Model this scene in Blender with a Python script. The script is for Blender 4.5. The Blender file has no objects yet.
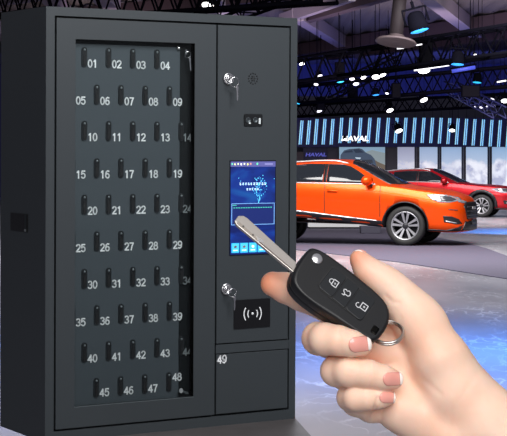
import bpy, bmesh, math, random
import numpy as np
from mathutils import Vector, Matrix
from mathutils.bvhtree import BVHTree

random.seed(7)
SC = bpy.context.scene
COL = SC.collection

# ------------------------------------------------------------------ camera
F = 1703.0            # focal length in pixels of the 507 px wide frame
CX, HY = 253.5, 172.0 # principal column, horizon row
CAMZ = 1.44
cam_d = bpy.data.cameras.new('camera'); cam = bpy.data.objects.new('camera', cam_d); COL.objects.link(cam)
cam_d.sensor_fit = 'HORIZONTAL'; cam_d.sensor_width = 36.0; cam_d.lens = F * 36.0 / 507.0
cam_d.shift_y = -(218.0 - HY) / 507.0
cam_d.clip_end = 400; cam_d.clip_start = 0.05
cam.location = (0, 0, CAMZ); cam.rotation_euler = (math.pi / 2, 0, 0)
SC.camera = cam

# ------------------------------------------------------------------ world, lights, exposure
w = bpy.data.worlds.new('hall_ambient'); SC.world = w; w.use_nodes = True
w.node_tree.nodes['Background'].inputs[0].default_value = (0.68, 0.68, 0.78, 1)
w.node_tree.nodes['Background'].inputs[1].default_value = 0.30

def area(name, loc, target, size, power, color=(1, 1, 1), sy=None, spread=None):
    d = bpy.data.lights.new(name, 'AREA'); d.energy = power; d.color = color
    d.shape = 'RECTANGLE'; d.size = size; d.size_y = sy or size
    if spread: d.spread = spread
    o = bpy.data.objects.new(name, d); COL.objects.link(o); o.location = loc
    o.rotation_euler = (Vector(target) - Vector(loc)).to_track_quat('-Z', 'Y').to_euler()
    return o
def spot(name, loc, target, power, color, angle, blend=0.6, radius=0.3):
    d = bpy.data.lights.new(name, 'SPOT'); d.energy = power; d.color = color
    d.spot_size = math.radians(angle); d.spot_blend = blend; d.shadow_soft_size = radius
    o = bpy.data.objects.new(name, d); COL.objects.link(o); o.location = loc
    o.rotation_euler = (Vector(target) - Vector(loc)).to_track_quat('-Z', 'Y').to_euler()
    return o
area('added_light_over_cabinet', (1.0, 3.0, 2.95), (-0.15, 4.5, 1.75), 1.2, 58, (0.97, 0.98, 1.0), 1.0)  # unseen light added to brighten the cabinet front towards its top
area('added_fill_for_hand', (0.2, -0.9, 2.3), (0.1, 1.05, 1.3), 1.6, 62, (1.0, 0.98, 0.96), 1.6)  # unseen fill added in front so the hand is lit evenly
area('light_over_orange_car', (1.5, 27.5, 6.8), (2.0, 33.5, 0.6), 9, 1900, (1.0, 0.97, 0.95), 5)
area('light_over_red_car', (7, 48, 6.8), (6.5, 55, 0.5), 9, 2100, (1.0, 0.95, 0.97), 5)
area('light_over_floor', (0.0, 20, 6.5), (0.6, 20, 0), 4, 620, (0.93, 0.93, 1.0), 10)
area('blue_floor_wash', (5.6, 11.5, 4.5), (3.7, 12.6, 0), 2, 560, (0.0, 0.24, 1.0), 7, math.radians(70))
area('light_near_cabinet', (-1.2, 10.5, 5.5), (0.2, 10.5, 0), 2.5, 85, (1.0, 0.98, 0.96), 4, math.radians(75))
spot('blue_floor_spot_left', (-3.6, 10.5, 5.5), (-1.75, 10.0, 0), 900, (0.05, 0.2, 1.0), 22, 0.9)
spot('blue_floor_spot_far', (8.0, 36, 6.5), (6.6, 41.0, 0), 14000, (0.05, 0.30, 1.0), 30, 0.8)
area('blue_wash_on_trusses', (4.5, 66, 3.9), (4.5, 66, 9), 14, 330, (0.10, 0.16, 1.0), 14)
area('blue_wash_on_back_wall', (4.5, 86, 3.6), (4.5, 96, 6.0), 24, 1500, (0.12, 0.16, 1.0), 3)
area('wash_on_ceiling', (2.0, 60, 3.4), (2.0, 66, 8), 16, 700, (0.95, 0.78, 0.82), 6)

vs = SC.view_settings
vs.view_transform = 'Standard'; vs.look = 'None'; vs.exposure = 0.0; vs.gamma = 1.0; vs.use_curve_mapping = False
SC.cycles.use_denoising = True
SC.cycles.max_bounces = 6; SC.cycles.caustics_reflective = False; SC.cycles.caustics_refractive = False
SC.cycles.transparent_max_bounces = 12

# ------------------------------------------------------------------ helpers
def P(px, py, Y):
    """point of the place seen at pixel px,py at distance Y"""
    return Vector(((px - CX) / F * Y, Y, CAMZ + (HY - py) / F * Y))
def G(px, py, z=0.0):
    """point at height z seen at px,py"""
    Y = (z - CAMZ) * F / (HY - py)
    return Vector(((px - CX) / F * Y, Y, z))

def srgb(h):
    v = [int(h[i:i + 2], 16) / 255 for i in (0, 2, 4)]
    return tuple((c / 12.92 if c <= 0.04045 else ((c + 0.055) / 1.055) ** 2.4) for c in v) + (1,)

MATS = {}
def mat(name, col=(0.5, 0.5, 0.5), rough=0.5, metal=0.0, emit=None, es=1.0, spec=0.5, coat=0.0, noise=0.0, nscale=60, bump=0.0, sss=0.0):
    if name in MATS: return MATS[name]
    m = bpy.data.materials.new(name); m.use_nodes = True
    nt = m.node_tree; b = nt.nodes['Principled BSDF']
    c = tuple(col[:3]) + (1,)
    b.inputs['Base Color'].default_value = c
    b.inputs['Roughness'].default_value = rough
    b.inputs['Metallic'].default_value = metal
    b.inputs['Specular IOR Level'].default_value = spec
    b.inputs['Coat Weight'].default_value = coat
    b.inputs['Coat Roughness'].default_value = 0.05
    if sss:
        b.inputs['Subsurface Weight'].default_value = sss
        b.inputs['Subsurface Radius'].default_value = (1.0, 0.35, 0.2)
        b.inputs['Subsurface Scale'].default_value = 0.006
    if emit is not None:
        b.inputs['Emission Color'].default_value = tuple(emit[:3]) + (1,)
        b.inputs['Emission Strength'].default_value = es
    if noise or bump:
        tc = nt.nodes.new('ShaderNodeTexCoord'); n = nt.nodes.new('ShaderNodeTexNoise')
        n.inputs['Scale'].default_value = nscale; n.inputs['Detail'].default_value = 4
        nt.links.new(tc.outputs['Object'], n.inputs['Vector'])
        if noise:
            r = nt.nodes.new('ShaderNodeValToRGB')
            r.color_ramp.elements[0].position = 0.3; r.color_ramp.elements[1].position = 0.7
            r.color_ramp.elements[0].color = tuple(x * (1 - noise) for x in c[:3]) + (1,)
            r.color_ramp.elements[1].color = tuple(min(1, x * (1 + noise)) for x in c[:3]) + (1,)
            nt.links.new(n.outputs['Fac'], r.inputs['Fac']); nt.links.new(r.outputs['Color'], b.inputs['Base Color'])
        if bump:
            bp = nt.nodes.new('ShaderNodeBump'); bp.inputs['Strength'].default_value = bump; bp.inputs['Distance'].default_value = 0.002
            nt.links.new(n.outputs['Fac'], bp.inputs['Height']); nt.links.new(bp.outputs['Normal'], b.inputs['Normal'])
    MATS[name] = m
    return m

class MB:
    """collects shapes and links them as one mesh object"""
    def __init__(s): s.v = []; s.f = []; s.mi = []; s.sm = []; s.mats = []
    def m(s, material):
        if material not in s.mats: s.mats.append(material)
        return s.mats.index(material)
    def add(s, vs, fs, material, smooth=False):
        k = len(s.v); s.v += [tuple(p) for p in vs]; i = s.m(material)
        for f in fs: s.f.append(tuple(a + k for a in f)); s.mi.append(i); s.sm.append(smooth)
        return s
    def box(s, a, b, material, M=None):
        x0, y0, z0 = a; x1, y1, z1 = b
        V = [(x0, y0, z0), (x1, y0, z0), (x1, y1, z0), (x0, y1, z0), (x0, y0, z1), (x1, y0, z1), (x1, y1, z1), (x0, y1, z1)]
        if M is not None: V = [M @ Vector(p) for p in V]
        return s.add(V, [(0, 3, 2, 1), (4, 5, 6, 7), (0, 1, 5, 4), (1, 2, 6, 5), (2, 3, 7, 6), (3, 0, 4, 7)], material)
    def hexa(s, V, material):
        return s.add(V, [(0, 3, 2, 1), (4, 5, 6, 7), (0, 1, 5, 4), (1, 2, 6, 5), (2, 3, 7, 6), (3, 0, 4, 7)], material)
    def tube(s, pts, r, material, n=8, closed=False, caps=True, smooth=True):
        pts = [Vector(p) for p in pts]; N = len(pts)
        rs = r if isinstance(r, (list, tuple)) else [r] * N
        V = []; Fs = []; up = None
        for i, p in enumerate(pts):
            if closed: t = (pts[(i + 1) % N] - pts[i - 1])
            else: t = (pts[min(i + 1, N - 1)] - pts[max(i - 1, 0)])
            t.normalize()
            if up is None:
                up = Vector((0, 0, 1)) if abs(t.z) < 0.9 else Vector((1, 0, 0))
            a = up - t * up.dot(t); a.normalize(); up = a; b = t.cross(a)
            for k in range(n):
                an = 2 * math.pi * k / n
                V.append(p + (a * math.cos(an) + b * math.sin(an)) * rs[i])
        M_ = N if closed else N - 1
        for i in range(M_):
            for k in range(n):
                j = (i + 1) % N
                Fs.append((i * n + k, i * n + (k + 1) % n, j * n + (k + 1) % n, j * n + k))
        if not closed and caps:
            Fs.append(tuple(range(n - 1, -1, -1))); Fs.append(tuple((N - 1) * n + k for k in range(n)))
        return s.add(V, Fs, material, smooth)
    def lathe(s, prof, origin, axis, material, n=32, smooth=True, cap=True):
        """prof: list of (r, h) along axis"""
        axis = Vector(axis).normalized(); a = axis.orthogonal().normalized(); b = axis.cross(a)
        V = []; Fs = []; o = Vector(origin)
        for r, h in prof:
            for k in range(n):
                an = 2 * math.pi * k / n
                V.append(o + axis * h + (a * math.cos(an) + b * math.sin(an)) * r)
        for i in range(len(prof) - 1):
            for k in range(n):
                Fs.append((i * n + k, i * n + (k + 1) % n, (i + 1) * n + (k + 1) % n, (i + 1) * n + k))
        if cap:
            Fs.append(tuple(range(n - 1, -1, -1))); Fs.append(tuple((len(prof) - 1) * n + k for k in range(n)))
        return s.add(V, Fs, material, smooth)
    def prism(s, poly, to3, h0, h1, material, smooth=False):
        """poly of (a,b); to3(a,b,h) gives the point"""
        n = len(poly)
        V = [to3(a, b, h0) for a, b in poly] + [to3(a, b, h1) for a, b in poly]
        Fs = [tuple(range(n)), tuple(range(2 * n - 1, n - 1, -1))] + [(i, i + n, (i + 1) % n + n, (i + 1) % n) for i in range(n)]
        return s.add(V, Fs, material, smooth)
    def build(s, name, parent=None, bevel=0, seg=2, fix=True, M=None):
        me = bpy.data.meshes.new(name); me.from_pydata(s.v, [], s.f)
        for m_ in s.mats: me.materials.append(m_)
        me.polygons.foreach_set('material_index', s.mi); me.polygons.foreach_set('use_smooth', s.sm)
        if M is not None: me.transform(M)
        if fix:
            bm = bmesh.new(); bm.from_mesh(me); bmesh.ops.recalc_face_normals(bm, faces=bm.faces); bm.to_mesh(me); bm.free()
        me.update()
        o = bpy.data.objects.new(name, me); COL.objects.link(o)
        if parent: o.parent = parent
        if bevel:
            b = o.modifiers.new('bevel', 'BEVEL'); b.width = bevel; b.segments = seg; b.limit_method = 'ANGLE'; b.angle_limit = math.radians(40)
            b.harden_normals = False
        return o

def tag(o, label=None, cat=None, group=None, kind=None):
    if label: o['label'] = label
    if cat: o['category'] = cat
    if group: o['group'] = group
    if kind: o['kind'] = kind
    return o
def empty(name, loc=(0, 0, 0), M=None):
    o = bpy.data.objects.new(name, None); COL.objects.link(o); o.empty_display_size = 0.1
    if M is not None: o.matrix_world = M
    else: o.location = loc
    return o
def copy_tree(o, parent=None):
    c = o.copy(); COL.objects.link(c)
    if parent: c.parent = parent
    for ch in list(o.children): copy_tree(ch, c)
    return c

def text_mesh(body, size, offset=0.0, extrude=0.0):
    cu = bpy.data.curves.new('t', 'FONT'); cu.body = body; cu.size = size; cu.offset = offset; cu.extrude = extrude
    cu.align_x = 'CENTER'; cu.align_y = 'CENTER'
    o = bpy.data.objects.new('t', cu); COL.objects.link(o)
    dg = bpy.context.evaluated_depsgraph_get(); dg.update()
    me = bpy.data.meshes.new_from_object(o.evaluated_get(dg))
    bpy.data.objects.remove(o); bpy.data.curves.remove(cu)
    return me
def text_obj(name, body, size, M, material, parent=None, offset=0.0, extrude=0.0004, sx=1.0):
    me = text_mesh(body, size, offset, extrude); me.transform(Matrix.Diagonal((sx, 1, 1, 1))); me.transform(M)
    me.materials.clear(); me.materials.append(material)
    o = bpy.data.objects.new(name, me); COL.objects.link(o)
    if parent: o.parent = parent
    return o

def _arc(cx, cy, rx, ry, a0, a1, n=12): return [(cx + rx * math.cos(math.radians(a0 + (a1 - a0) * i / n)), cy + ry * math.sin(math.radians(a0 + (a1 - a0) * i / n))) for i in range(n + 1)]
DIG = {'0': [_arc(0, 0, .24, .44, 0, 360, 20)], '1': [[(-.16, .26), (.04, .44), (.04, -.46)]],
 '2': [_arc(0, .2, .24, .24, 165, -35, 10) + [(-.25, -.43), (.27, -.43)]],
 '3': [_arc(-.02, .21, .23, .22, 150, -80, 9) + _arc(-.02, -.2, .26, .24, 80, -150, 10)],
 '4': [[(.12, -.46), (.12, .43), (-.28, -.2), (.30, -.2)]],
 '5': [[(.22, .43), (-.17, .43), (-.22, .02)] + _arc(-.01, -.15, .25, .29, 135, -150, 12)],
 '6': [_arc(0, -.18, .24, .26, 0, 360, 16), [(.21, .38), (.02, .44), (-.17, .28), (-.25, -.1)]],
 '7': [[(-.25, .43), (.25, .43), (.06, .05), (-.06, -.46)]],
 '8': [_arc(0, .22, .2, .21, 0, 360, 16), _arc(0, -.2, .25, .25, 0, 360, 16)],
 '9': [_arc(0, .18, .24, .26, 0, 360, 16), [(-.21, -.36), (-.02, -.44), (.17, -.28), (.25, .1)]]}
def digits(name, body, h, M, material, parent, wt=.17, th=.0006):
    m = MB(); x = -(len(body) - 1) * .34
    for ch in body:
        for line in DIG[ch]:
            for (a, b_) in zip(line[:-1], line[1:]):
                p0 = Vector((a[0] + x, a[1])) * h; p1 = Vector((b_[0] + x, b_[1])) * h; d = (p1 - p0).normalized(); s_ = Vector((-d.y, d.x)) * wt * h / 2
                e = d * wt * h * .3
                m.prism([tuple(p0 - e + s_), tuple(p1 + e + s_), tuple(p1 + e - s_), tuple(p0 - e - s_)], lambda a, b, z: M @ Vector((a, b, z)), 0, th, material)
        x += .68
    return m.build(name, parent)

# ================================================================== SETTING
def floor_mat():
    m = bpy.data.materials.new('polished_floor'); m.use_nodes = True; nt = m.node_tree; b = nt.nodes['Principled BSDF']
    N = nt.nodes.new; L = nt.links.new
    tc = N('ShaderNodeTexCoord'); mp = N('ShaderNodeMapping'); mp.inputs['Scale'].default_value = (1, 0.36, 1); mp.inputs['Rotation'].default_value = (0, 0, 0.35)
    L(tc.outputs['Object'], mp.inputs['Vector'])
    nz = N('ShaderNodeTexNoise'); nz.inputs['Scale'].default_value = 3.2; nz.inputs['Detail'].default_value = 6
    L(mp.outputs[0], nz.inputs['Vector'])
    mx = N('ShaderNodeVectorMath'); mx.operation = 'MULTIPLY_ADD'; mx.inputs[1].default_value = (0.55, 0.55, 0.55)
    L(nz.outputs['Color'], mx.inputs[0]); L(mp.outputs[0], mx.inputs[2])
    vo = N('ShaderNodeTexVoronoi'); vo.feature = 'DISTANCE_TO_EDGE'; vo.inputs['Scale'].default_value = 5.5
    L(mx.outputs[0], vo.inputs['Vector'])
    r = N('ShaderNodeValToRGB'); r.color_ramp.elements[0].position = 0.0; r.color_ramp.elements[1].position = 0.075
    r.color_ramp.elements[0].color = (1, 1, 1, 1); r.color_ramp.elements[1].color = (0, 0, 0, 1)
    L(vo.outputs['Distance'], r.inputs[0])
    n2 = N('ShaderNodeTexNoise'); n2.inputs['Scale'].default_value = 0.9; n2.inputs['Detail'].default_value = 5; L(mp.outputs[0], n2.inputs['Vector'])
    r2 = N('ShaderNodeValToRGB'); r2.color_ramp.elements[0].position = 0.35; r2.color_ramp.elements[1].position = 0.68
    r2.color_ramp.elements[0].color = srgb('83828a'); r2.color_ramp.elements[1].color = srgb('a5a3aa')
    L(n2.outputs['Fac'], r2.inputs[0])
    n3 = N('ShaderNodeTexNoise'); n3.inputs['Scale'].default_value = 1.4; L(mp.outputs[0], n3.inputs['Vector'])
    r3 = N('ShaderNodeValToRGB'); r3.color_ramp.elements[0].position = 0.43; r3.color_ramp.elements[1].position = 0.62
    L(n3.outputs['Fac'], r3.inputs[0])
    mu = N('ShaderNodeMath'); mu.operation = 'MULTIPLY'; L(r.outputs[0], mu.inputs[0]); L(r3.outputs[0], mu.inputs[1])
    mi = N('ShaderNodeMix'); mi.data_type = 'RGBA'; L(mu.outputs[0], mi.inputs['Factor']); L(r2.outputs[0], mi.inputs[6]); mi.inputs[7].default_value = srgb('c6c5ca')
    L(mi.outputs[2], b.inputs['Base Color'])
    b.inputs['Roughness'].default_value = 0.33; b.inputs['Specular IOR Level'].default_value = 0.4
    return m
fl = MB().add([(-45, -6, 0), (45, -6, 0), (45, 98, 0), (-45, 98, 0)], [(0, 1, 2, 3)], floor_mat()).build('floor', fix=False)
tag(fl, kind='structure')

M_navy = mat('navy_wall', srgb('23284e'), 0.7)
M_ceil = mat('ceiling_deck', srgb('5c5654'), 0.8)
M_beam = mat('ceiling_beam_paint', srgb('958a98'), 0.6)
M_black = mat('matte_black', (0.003, 0.003, 0.005), 0.9, spec=0)
M_blk_metal = mat('black_metal', (0.003, 0.003, 0.005), 0.9, 0.0, spec=0)

tag(MB().box((-45, 96, 0), (45, 96.4, 9), M_navy).build('wall_back'), kind='structure')
tag(MB().box((-45.3, -6, 0), (-45, 96.4, 9), M_navy).build('wall_left'), kind='structure')
tag(MB().box((45, -6, 0), (45.3, 96.4, 9), M_navy).build('wall_right'), kind='structure')
# corrugated ceiling deck
cb = MB(); ZC = 7.5; nx = 560
vs_, fs_ = [], []
for i in range(nx + 1):
    x = -44.9 + 89.8 * i / nx; zz = ZC + (0.06 if (i // 2) % 2 else 0.0)
    vs_ += [(x, 40, zz), (x, 97, zz)]
for i in range(nx): fs_.append((2 * i, 2 * i + 2, 2 * i + 3, 2 * i + 1))
cb.add(vs_, fs_, M_ceil)
tag(cb.build('ceiling', fix=False), kind='structure')

def beam(p0, p1, w_, h_, material, name='trim_1', z=None):
    p0 = Vector(p0); p1 = Vector(p1); d = (p1 - p0).normalized(); s_ = d.cross(Vector((0, 0, 1))).normalized() * w_ / 2
    V = [p0 - s_, p0 + s_, p1 + s_, p1 - s_]
    V = [v + Vector((0, 0, -h_)) for v in V] + V
    return MB().hexa(V, material)
k = 0
ZB = 7.15
for (a, b_, w_, h_) in [((298, 17), (361, 56), 0.45, 0.5), ((417, -12), (476, 34), 0.5, 0.5), ((536, -20), (610, 20), 0.45, 0.5),
                       ((190, -40), (250, 45), 0.4, 0.5), ((85, -16), (112, 6), 0.6, 0.5), ((35, -20), (100, 60), 0.5, 0.5),
                       ((-60, -6), (40, 60), 0.5, 0.5)]:
    k += 1
    q0 = G(*a, ZB); q1 = G(*b_, ZB)
    tag(beam(q0 + Vector((0, 0, .35)), q1 + Vector((0, 0, .35)), w_, h_, M_beam).build('trim_%d' % k), kind='structure')
M_beamd = mat('ceiling_purlin', srgb('4a3a42'), 0.8)
for (a, b_, w_, h_, mm) in [((282, 22), (352, -2), 0.25, 0.4, M_beam), ((296, 52), (520, 20), 0.9, 0.5, M_beamd), ((330, 58), (530, 34), 0.5, 0.4, M_beamd), ((300, 22), (430, -16), 0.4, 0.4, M_beamd),
                           ((-10, 4), (60, -6), 0.4, 0.4, M_beam), ((60, 18), (290, -3), 0.5, 0.4, M_beamd)]:
    k += 1
    q0 = G(*a, ZB); q1 = G(*b_, ZB)
    tag(beam(q0 + Vector((0, 0, .3)), q1 + Vector((0, 0, .3)), w_, h_, mm).build('trim_%d' % k), kind='structure')

# ---- partition walls of the far stand (Y = 80)
YW = 80.0
def wallbox(x0, x1, y0, y1, Y, material, th=0.3):
    a = P(x0, y1, Y); b = P(x1, y0, Y); return MB().box((a.x, Y, a.z), (b.x, Y + th, b.z), material)
M_w1 = mat('stand_wall_dark', srgb('1a1d3c'), 0.6)
M_w2 = mat('stand_wall_blue', srgb('10144a'), 0.55)
M_w3 = mat('stand_wall_grey', srgb('4a4c62'), 0.6)
M_w4 = mat('stand_wall_brown', srgb('4c4350'), 0.6)
yb = HY + CAMZ * F / YW  # ground row at YW
tag(wallbox(200, 640, 96, yb, YW + 1.2, M_w1).build('wall_stand'), kind='structure')
tag(wallbox(303, 327.5, 120, 190, YW - 0.2, M_w2).build('wall_blue'), kind='structure')
tag(wallbox(327.5, 339, 136, 190, YW - 0.1, M_w3).build('wall_grey'), kind='structure')
tag(wallbox(288, 303.5, 152, 190, YW - 0.5, M_w4).build('wall_brown'), kind='structure')

# ---- mural panels of snowy mountains
def mural_mat(seed, snow='dfe0ea', sky='9fb4cc', rock='a3a8c2', es=1.05):
    m = bpy.data.materials.new('mountain_print'); m.use_nodes = True; nt = m.node_tree; b = nt.nodes['Principled BSDF']
    N = nt.nodes.new; L = nt.links.new
    tc = N('ShaderNodeTexCoord'); sep = N('ShaderNodeSeparateXYZ'); L(tc.outputs['Object'], sep.inputs[0])
    nz = N('ShaderNodeTexNoise'); nz.inputs['Scale'].default_value = 1.5; nz.inputs['Detail'].default_value = 8; nz.inputs['Roughness'].default_value = 0.62
    mp = N('ShaderNodeMapping'); mp.inputs['Location'].default_value = (seed * 3.1, 0, seed); L(tc.outputs['Object'], mp.inputs[0]); L(mp.outputs[0], nz.inputs[0])
    # ridge height modulated by noise along x
    n1 = N('ShaderNodeTexNoise'); n1.inputs['Scale'].default_value = 1.1; n1.inputs['Detail'].default_value = 5
    cx = N('ShaderNodeCombineXYZ'); L(sep.outputs[0], cx.inputs[0]); cx.inputs[1].default_value = seed; L(cx.outputs[0], n1.inputs[0])
    ma = N('ShaderNodeMath'); ma.operation = 'MULTIPLY_ADD'; ma.inputs[1].default_value = 1.3; ma.inputs[2].default_value = 1.35; L(n1.outputs['Fac'], ma.inputs[0])
    su = N('ShaderNodeMath'); su.operation = 'SUBTRACT'; L(ma.outputs[0], su.inputs[0]); L(sep.outputs[2], su.inputs[1])
    cl = N('ShaderNodeMath'); cl.operation = 'MULTIPLY'; cl.inputs[1].default_value = 6; cl.use_clamp = True; L(su.outputs[0], cl.inputs[0])
    rr = N('ShaderNodeValToRGB'); rr.color_ramp.elements[0].position = 0.42; rr.color_ramp.elements[1].position = 0.56
    rr.color_ramp.elements[0].color = srgb(rock); rr.color_ramp.elements[1].color = srgb(snow); L(nz.outputs['Fac'], rr.inputs[0])
    sk = N('ShaderNodeValToRGB'); sk.color_ramp.elements[0].position = 0.2; sk.color_ramp.elements[1].position = 0.9
    sk.color_ramp.elements[0].color = srgb('ced2e0'); sk.color_ramp.elements[1].color = srgb(sky)
    dv = N('ShaderNodeMath'); dv.operation = 'DIVIDE'; dv.inputs[1].default_value = 2.8; L(sep.outputs[2], dv.inputs[0]); L(dv.outputs[0], sk.inputs[0])
    mi = N('ShaderNodeMix'); mi.data_type = 'RGBA'; L(cl.outputs[0], mi.inputs['Factor']); L(sk.outputs[0], mi.inputs[6]); L(rr.outputs[0], mi.inputs[7])
    L(mi.outputs[2], b.inputs['Base Color']); L(mi.outputs[2], b.inputs['Emission Color']); b.inputs['Emission Strength'].default_value = es
    b.inputs['Roughness'].default_value = 0.8
    return m
M_frame = mat('mural_frame', srgb('23243c'), 0.5)
panels = [(397.5, 414.5, 'grey cloudy'), (419.5, 437.5, 'snow slope'), (441.5, 461.5, 'pale snowfield'), (466, 487.5, 'blue peaks'), (492, 513, 'wide snowy ridge')]
plabels = ['backlit mountain mural panel nearest the dark car screen wall, mostly white haze',
           'second backlit mountain mural panel from the left, above the red car roof',
           'middle backlit mountain mural panel of snow slopes above the red car windscreen',
           'backlit mural panel with blue peaks above the red car bonnet',
           'rightmost backlit mural panel of snowy mountains at the photo edge']
for i, (x0, x1, nm) in enumerate(panels):
    a = P(x0, 210, YW); b = P(x1, 144.5 + i * 0.6, YW)
    r = empty('mountain_mural', (a.x, YW, 0)); tag(r, plabels[i], 'mural', 'mountain mural panels')
    MB().box((0, 0.02, 0.15), (b.x - a.x, 0.2, b.z), mural_mat(i * 1.7 + 0.6, snow=['c9c8d2', 'd9d8e2', 'd2d6e2', 'dadde8', 'd6dae8'][i], sky=['8f93ab', '8fa2c0', '8aa3c4', '90a9c8', '86a4c6'][i])).build('picture_panel', r)
    fr = MB(); wd = b.x - a.x
    fr.box((-0.04, 0, 0), (0.0, 0.25, b.z + .04), M_frame).box((wd, 0, 0), (wd + 0.04, 0.25, b.z + .04), M_frame).box((0, 0, b.z), (wd, 0.25, b.z + .04), M_frame).box((-0.04, 0, 0), (wd + .04, 0.25, 0.14), M_frame)
    fr.build('frame', r)
# posts between the murals
M_post = mat('mural_post', srgb('2a2b45'), 0.45)
for i, (xa, xb, t) in enumerate([(385.5, 397, 0), (415, 419, 0), (438, 441, 0), (462, 465.6, 0), (488, 491.6, 0)]):
    k += 1
    a = P(xa, 215, YW); b = P(xb, 142, YW)
    tag(MB().box((a.x + .03, YW - 0.35, 0), (b.x - .03, YW - 0.02, b.z), M_post).build('trim_%d' % k), kind='structure')
# blue fascia behind light blades
k += 1
a = P(296, 147, YW - 0.8); b = P(640, 118, YW - 0.8)
M_fascia = mat('blue_fascia', srgb('0c1038'), 0.6, emit=srgb('181f78'), es=0.12)  # faint blue glow put into the fascia, which is no lamp
tag(MB().box((a.x, YW - 0.8, a.z), (b.x, YW - 0.6, b.z), M_fascia).build('trim_%d' % k), kind='structure')
k += 1
a = P(338, 147, YW - 3); b = P(640, 143.5, YW - 3)

# ---- HAVAL signs
M_sign_w = mat('white_sign', (0.9, 0.9, 0.9), 0.5, emit=(0.95, 0.95, 1.0), es=1.3)
M_sign_b = mat('violet_sign', srgb('8080d8'), 0.5, emit=srgb('5058c8'), es=0.55)
def sign(body, px, py, Y, size, material, label, sx=1.0, shear=0.2):
    c = P(px, py, Y)
    M = Matrix.Translation(c) @ Matrix.Rotation(math.pi / 2, 4, 'X') @ Matrix(((1, shear, 0, 0), (0, 1, 0, 0), (0, 0, 1, 0), (0, 0, 0, 1)))
    o = text_obj('wall_sign', body, size, M, material, None, 0.008, 0.03, sx)
    return tag(o, label, 'sign')
sign('HAVAL', 316, 154.8, YW - 0.28, 0.23, M_sign_b, 'small violet HAVAL lettering on dark blue wall above orange car roof', 1.35)
sign('HAVAL', 355, 138.8, 71.6, 0.29, M_sign_w, 'white HAVAL lettering behind the hanging light blades above the car screen', 1.25)

# ---- screen with a grey SUV picture
def box_patch(pts, Y, Y2):  # polygon in pixel coordinates extruded from Y to Y2
    return [(P(x, y, Y).x, P(x, y, Y).z) for x, y in pts]
scr = empty('video_wall', (0, YW - 0.5, 0)); tag(scr, 'video wall showing a silver SUV in a desert, behind the orange car', 'screen')
def mscreen(col, es=0.8): return mat('screen_%s' % col, srgb(col), 0.5, emit=srgb(col), es=es * 0.8)
def scrpoly(name, pts, col, dy, parent=scr):
    pl = box_patch(pts, YW - 0.5, 0)
    return MB().prism(pl, lambda a, b, h: Vector((a, h, b)), -dy, -dy + 0.012, mscreen(col)).build(name, parent)
MB().box((P(338.2, 0, YW).x, 0, 0.4), (P(386, 0, YW).x, 0.3, P(0, 142.6, YW).z), M_frame).build('casing', scr)
scrpoly('sky_picture', [(339.2, 170), (339.2, 143.6), (385, 144.6), (385, 170)], '8fb0c8', 0.02)
scrpoly('haze_picture', [(355, 172), (355, 155), (372, 150), (385, 153), (385, 172)], '93a3a8', 0.035)
scrpoly('sand_picture', [(339.2, 180), (339.2, 166), (352, 162), (366, 164), (372, 158), (378, 162), (385, 165), (385, 180)], '6e6355', 0.05)
scrpoly('car_picture', [(340, 166), (340.5, 155), (344, 150.5), (349, 149), (359, 148.3), (362, 149), (366, 152.8), (371, 155), (374.5, 159), (376.5, 166)], '43556c', 0.065)
scrpoly('car_glass_picture', [(343, 153), (345.5, 151), (352, 150), (353, 152.3)], '26364c', 0.08)
scrpoly('car_glass_picture', [(353, 149.6), (359, 149), (364, 152.6), (355.5, 153)], '26364c', 0.08)
scrpoly('car_grille_picture', [(354, 160), (372, 159.6), (373, 163), (355, 164)], '313a48', 0.08)
scrpoly('car_lamp_picture', [(355, 157.2), (361, 157.6), (360, 159.2), (356, 158.8)], 'c8dcec', 0.08)

# ---- hanging light blades
M_tube = mat('led_blue', srgb('4a90e0'), 0.4, emit=srgb('4a90e8'), es=0.9)
M_tube2 = mat('led_white', srgb('b0e8f0'), 0.4, emit=srgb('9fdcf2'), es=0.9)
YB = 72.0
def blade(px, ytop, ybot, label, proto=None):
    base = P(px, ybot, YB); hh = P(px, ytop, YB).z - base.z
    r = empty('light_blade', base)
    tag(r, label, 'light', 'hanging light blades')
    ln = Vector((0.085, 0, hh))
    for dx, mm, rr in ((-0.042, M_tube2, 0.016), (-0.014, M_tube, 0.009), (0.036, M_tube2, 0.012), (0.060, M_tube, 0.009)):
        MB().tube([Vector((dx, 0, 0)), Vector((dx, 0, 0)) + ln], rr, mm, 6).build('light_tube', r)
    MB().box((-0.085, 0.05, 0), (0.11, 0.09, hh), mat('blade_back', srgb('080b26'), 0.6), Matrix(((1, 0, 0.085 / hh, 0), (0, 1, 0, 0), (0, 0, 1, 0), (0, 0, 0, 1)))).build('back_plate', r)
    MB().tube([Vector((0.085, 0, hh)), Vector((0.085, 0, 7.52 - base.z))], 0.006, M_black, 5).build('hanger', r)
    return r
bx_ = [301, 308.5, 316, 324, 332, 340.8, 350, 359.8, 369, 378, 387.4, 396, 405, 414, 423, 431.6, 440.2, 448.8, 457.2, 465.6, 474, 482.5, 491, 499.4, 508]
for i, x in enumerate(bx_):
    yt = 120.5 if i < 2 else (119 if i < 5 else 117.8 + max(0, (x - 440) / 25)); yb_ = 144.5 if i < 5 else 143 + max(0, (x - 430) / 18)
    if x < 336: side = 'in front of the dark blue sign wall'
    elif x < 386: side = 'above the car picture screen'
    elif x < 440: side = 'above the left mural panels and the red car roof'
    else: side = 'above the right mural panels and the red car bonnet'
    blade(x - 1, yt, yb_, 'slim blue-white double light tube hanging %s' % side)

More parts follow.
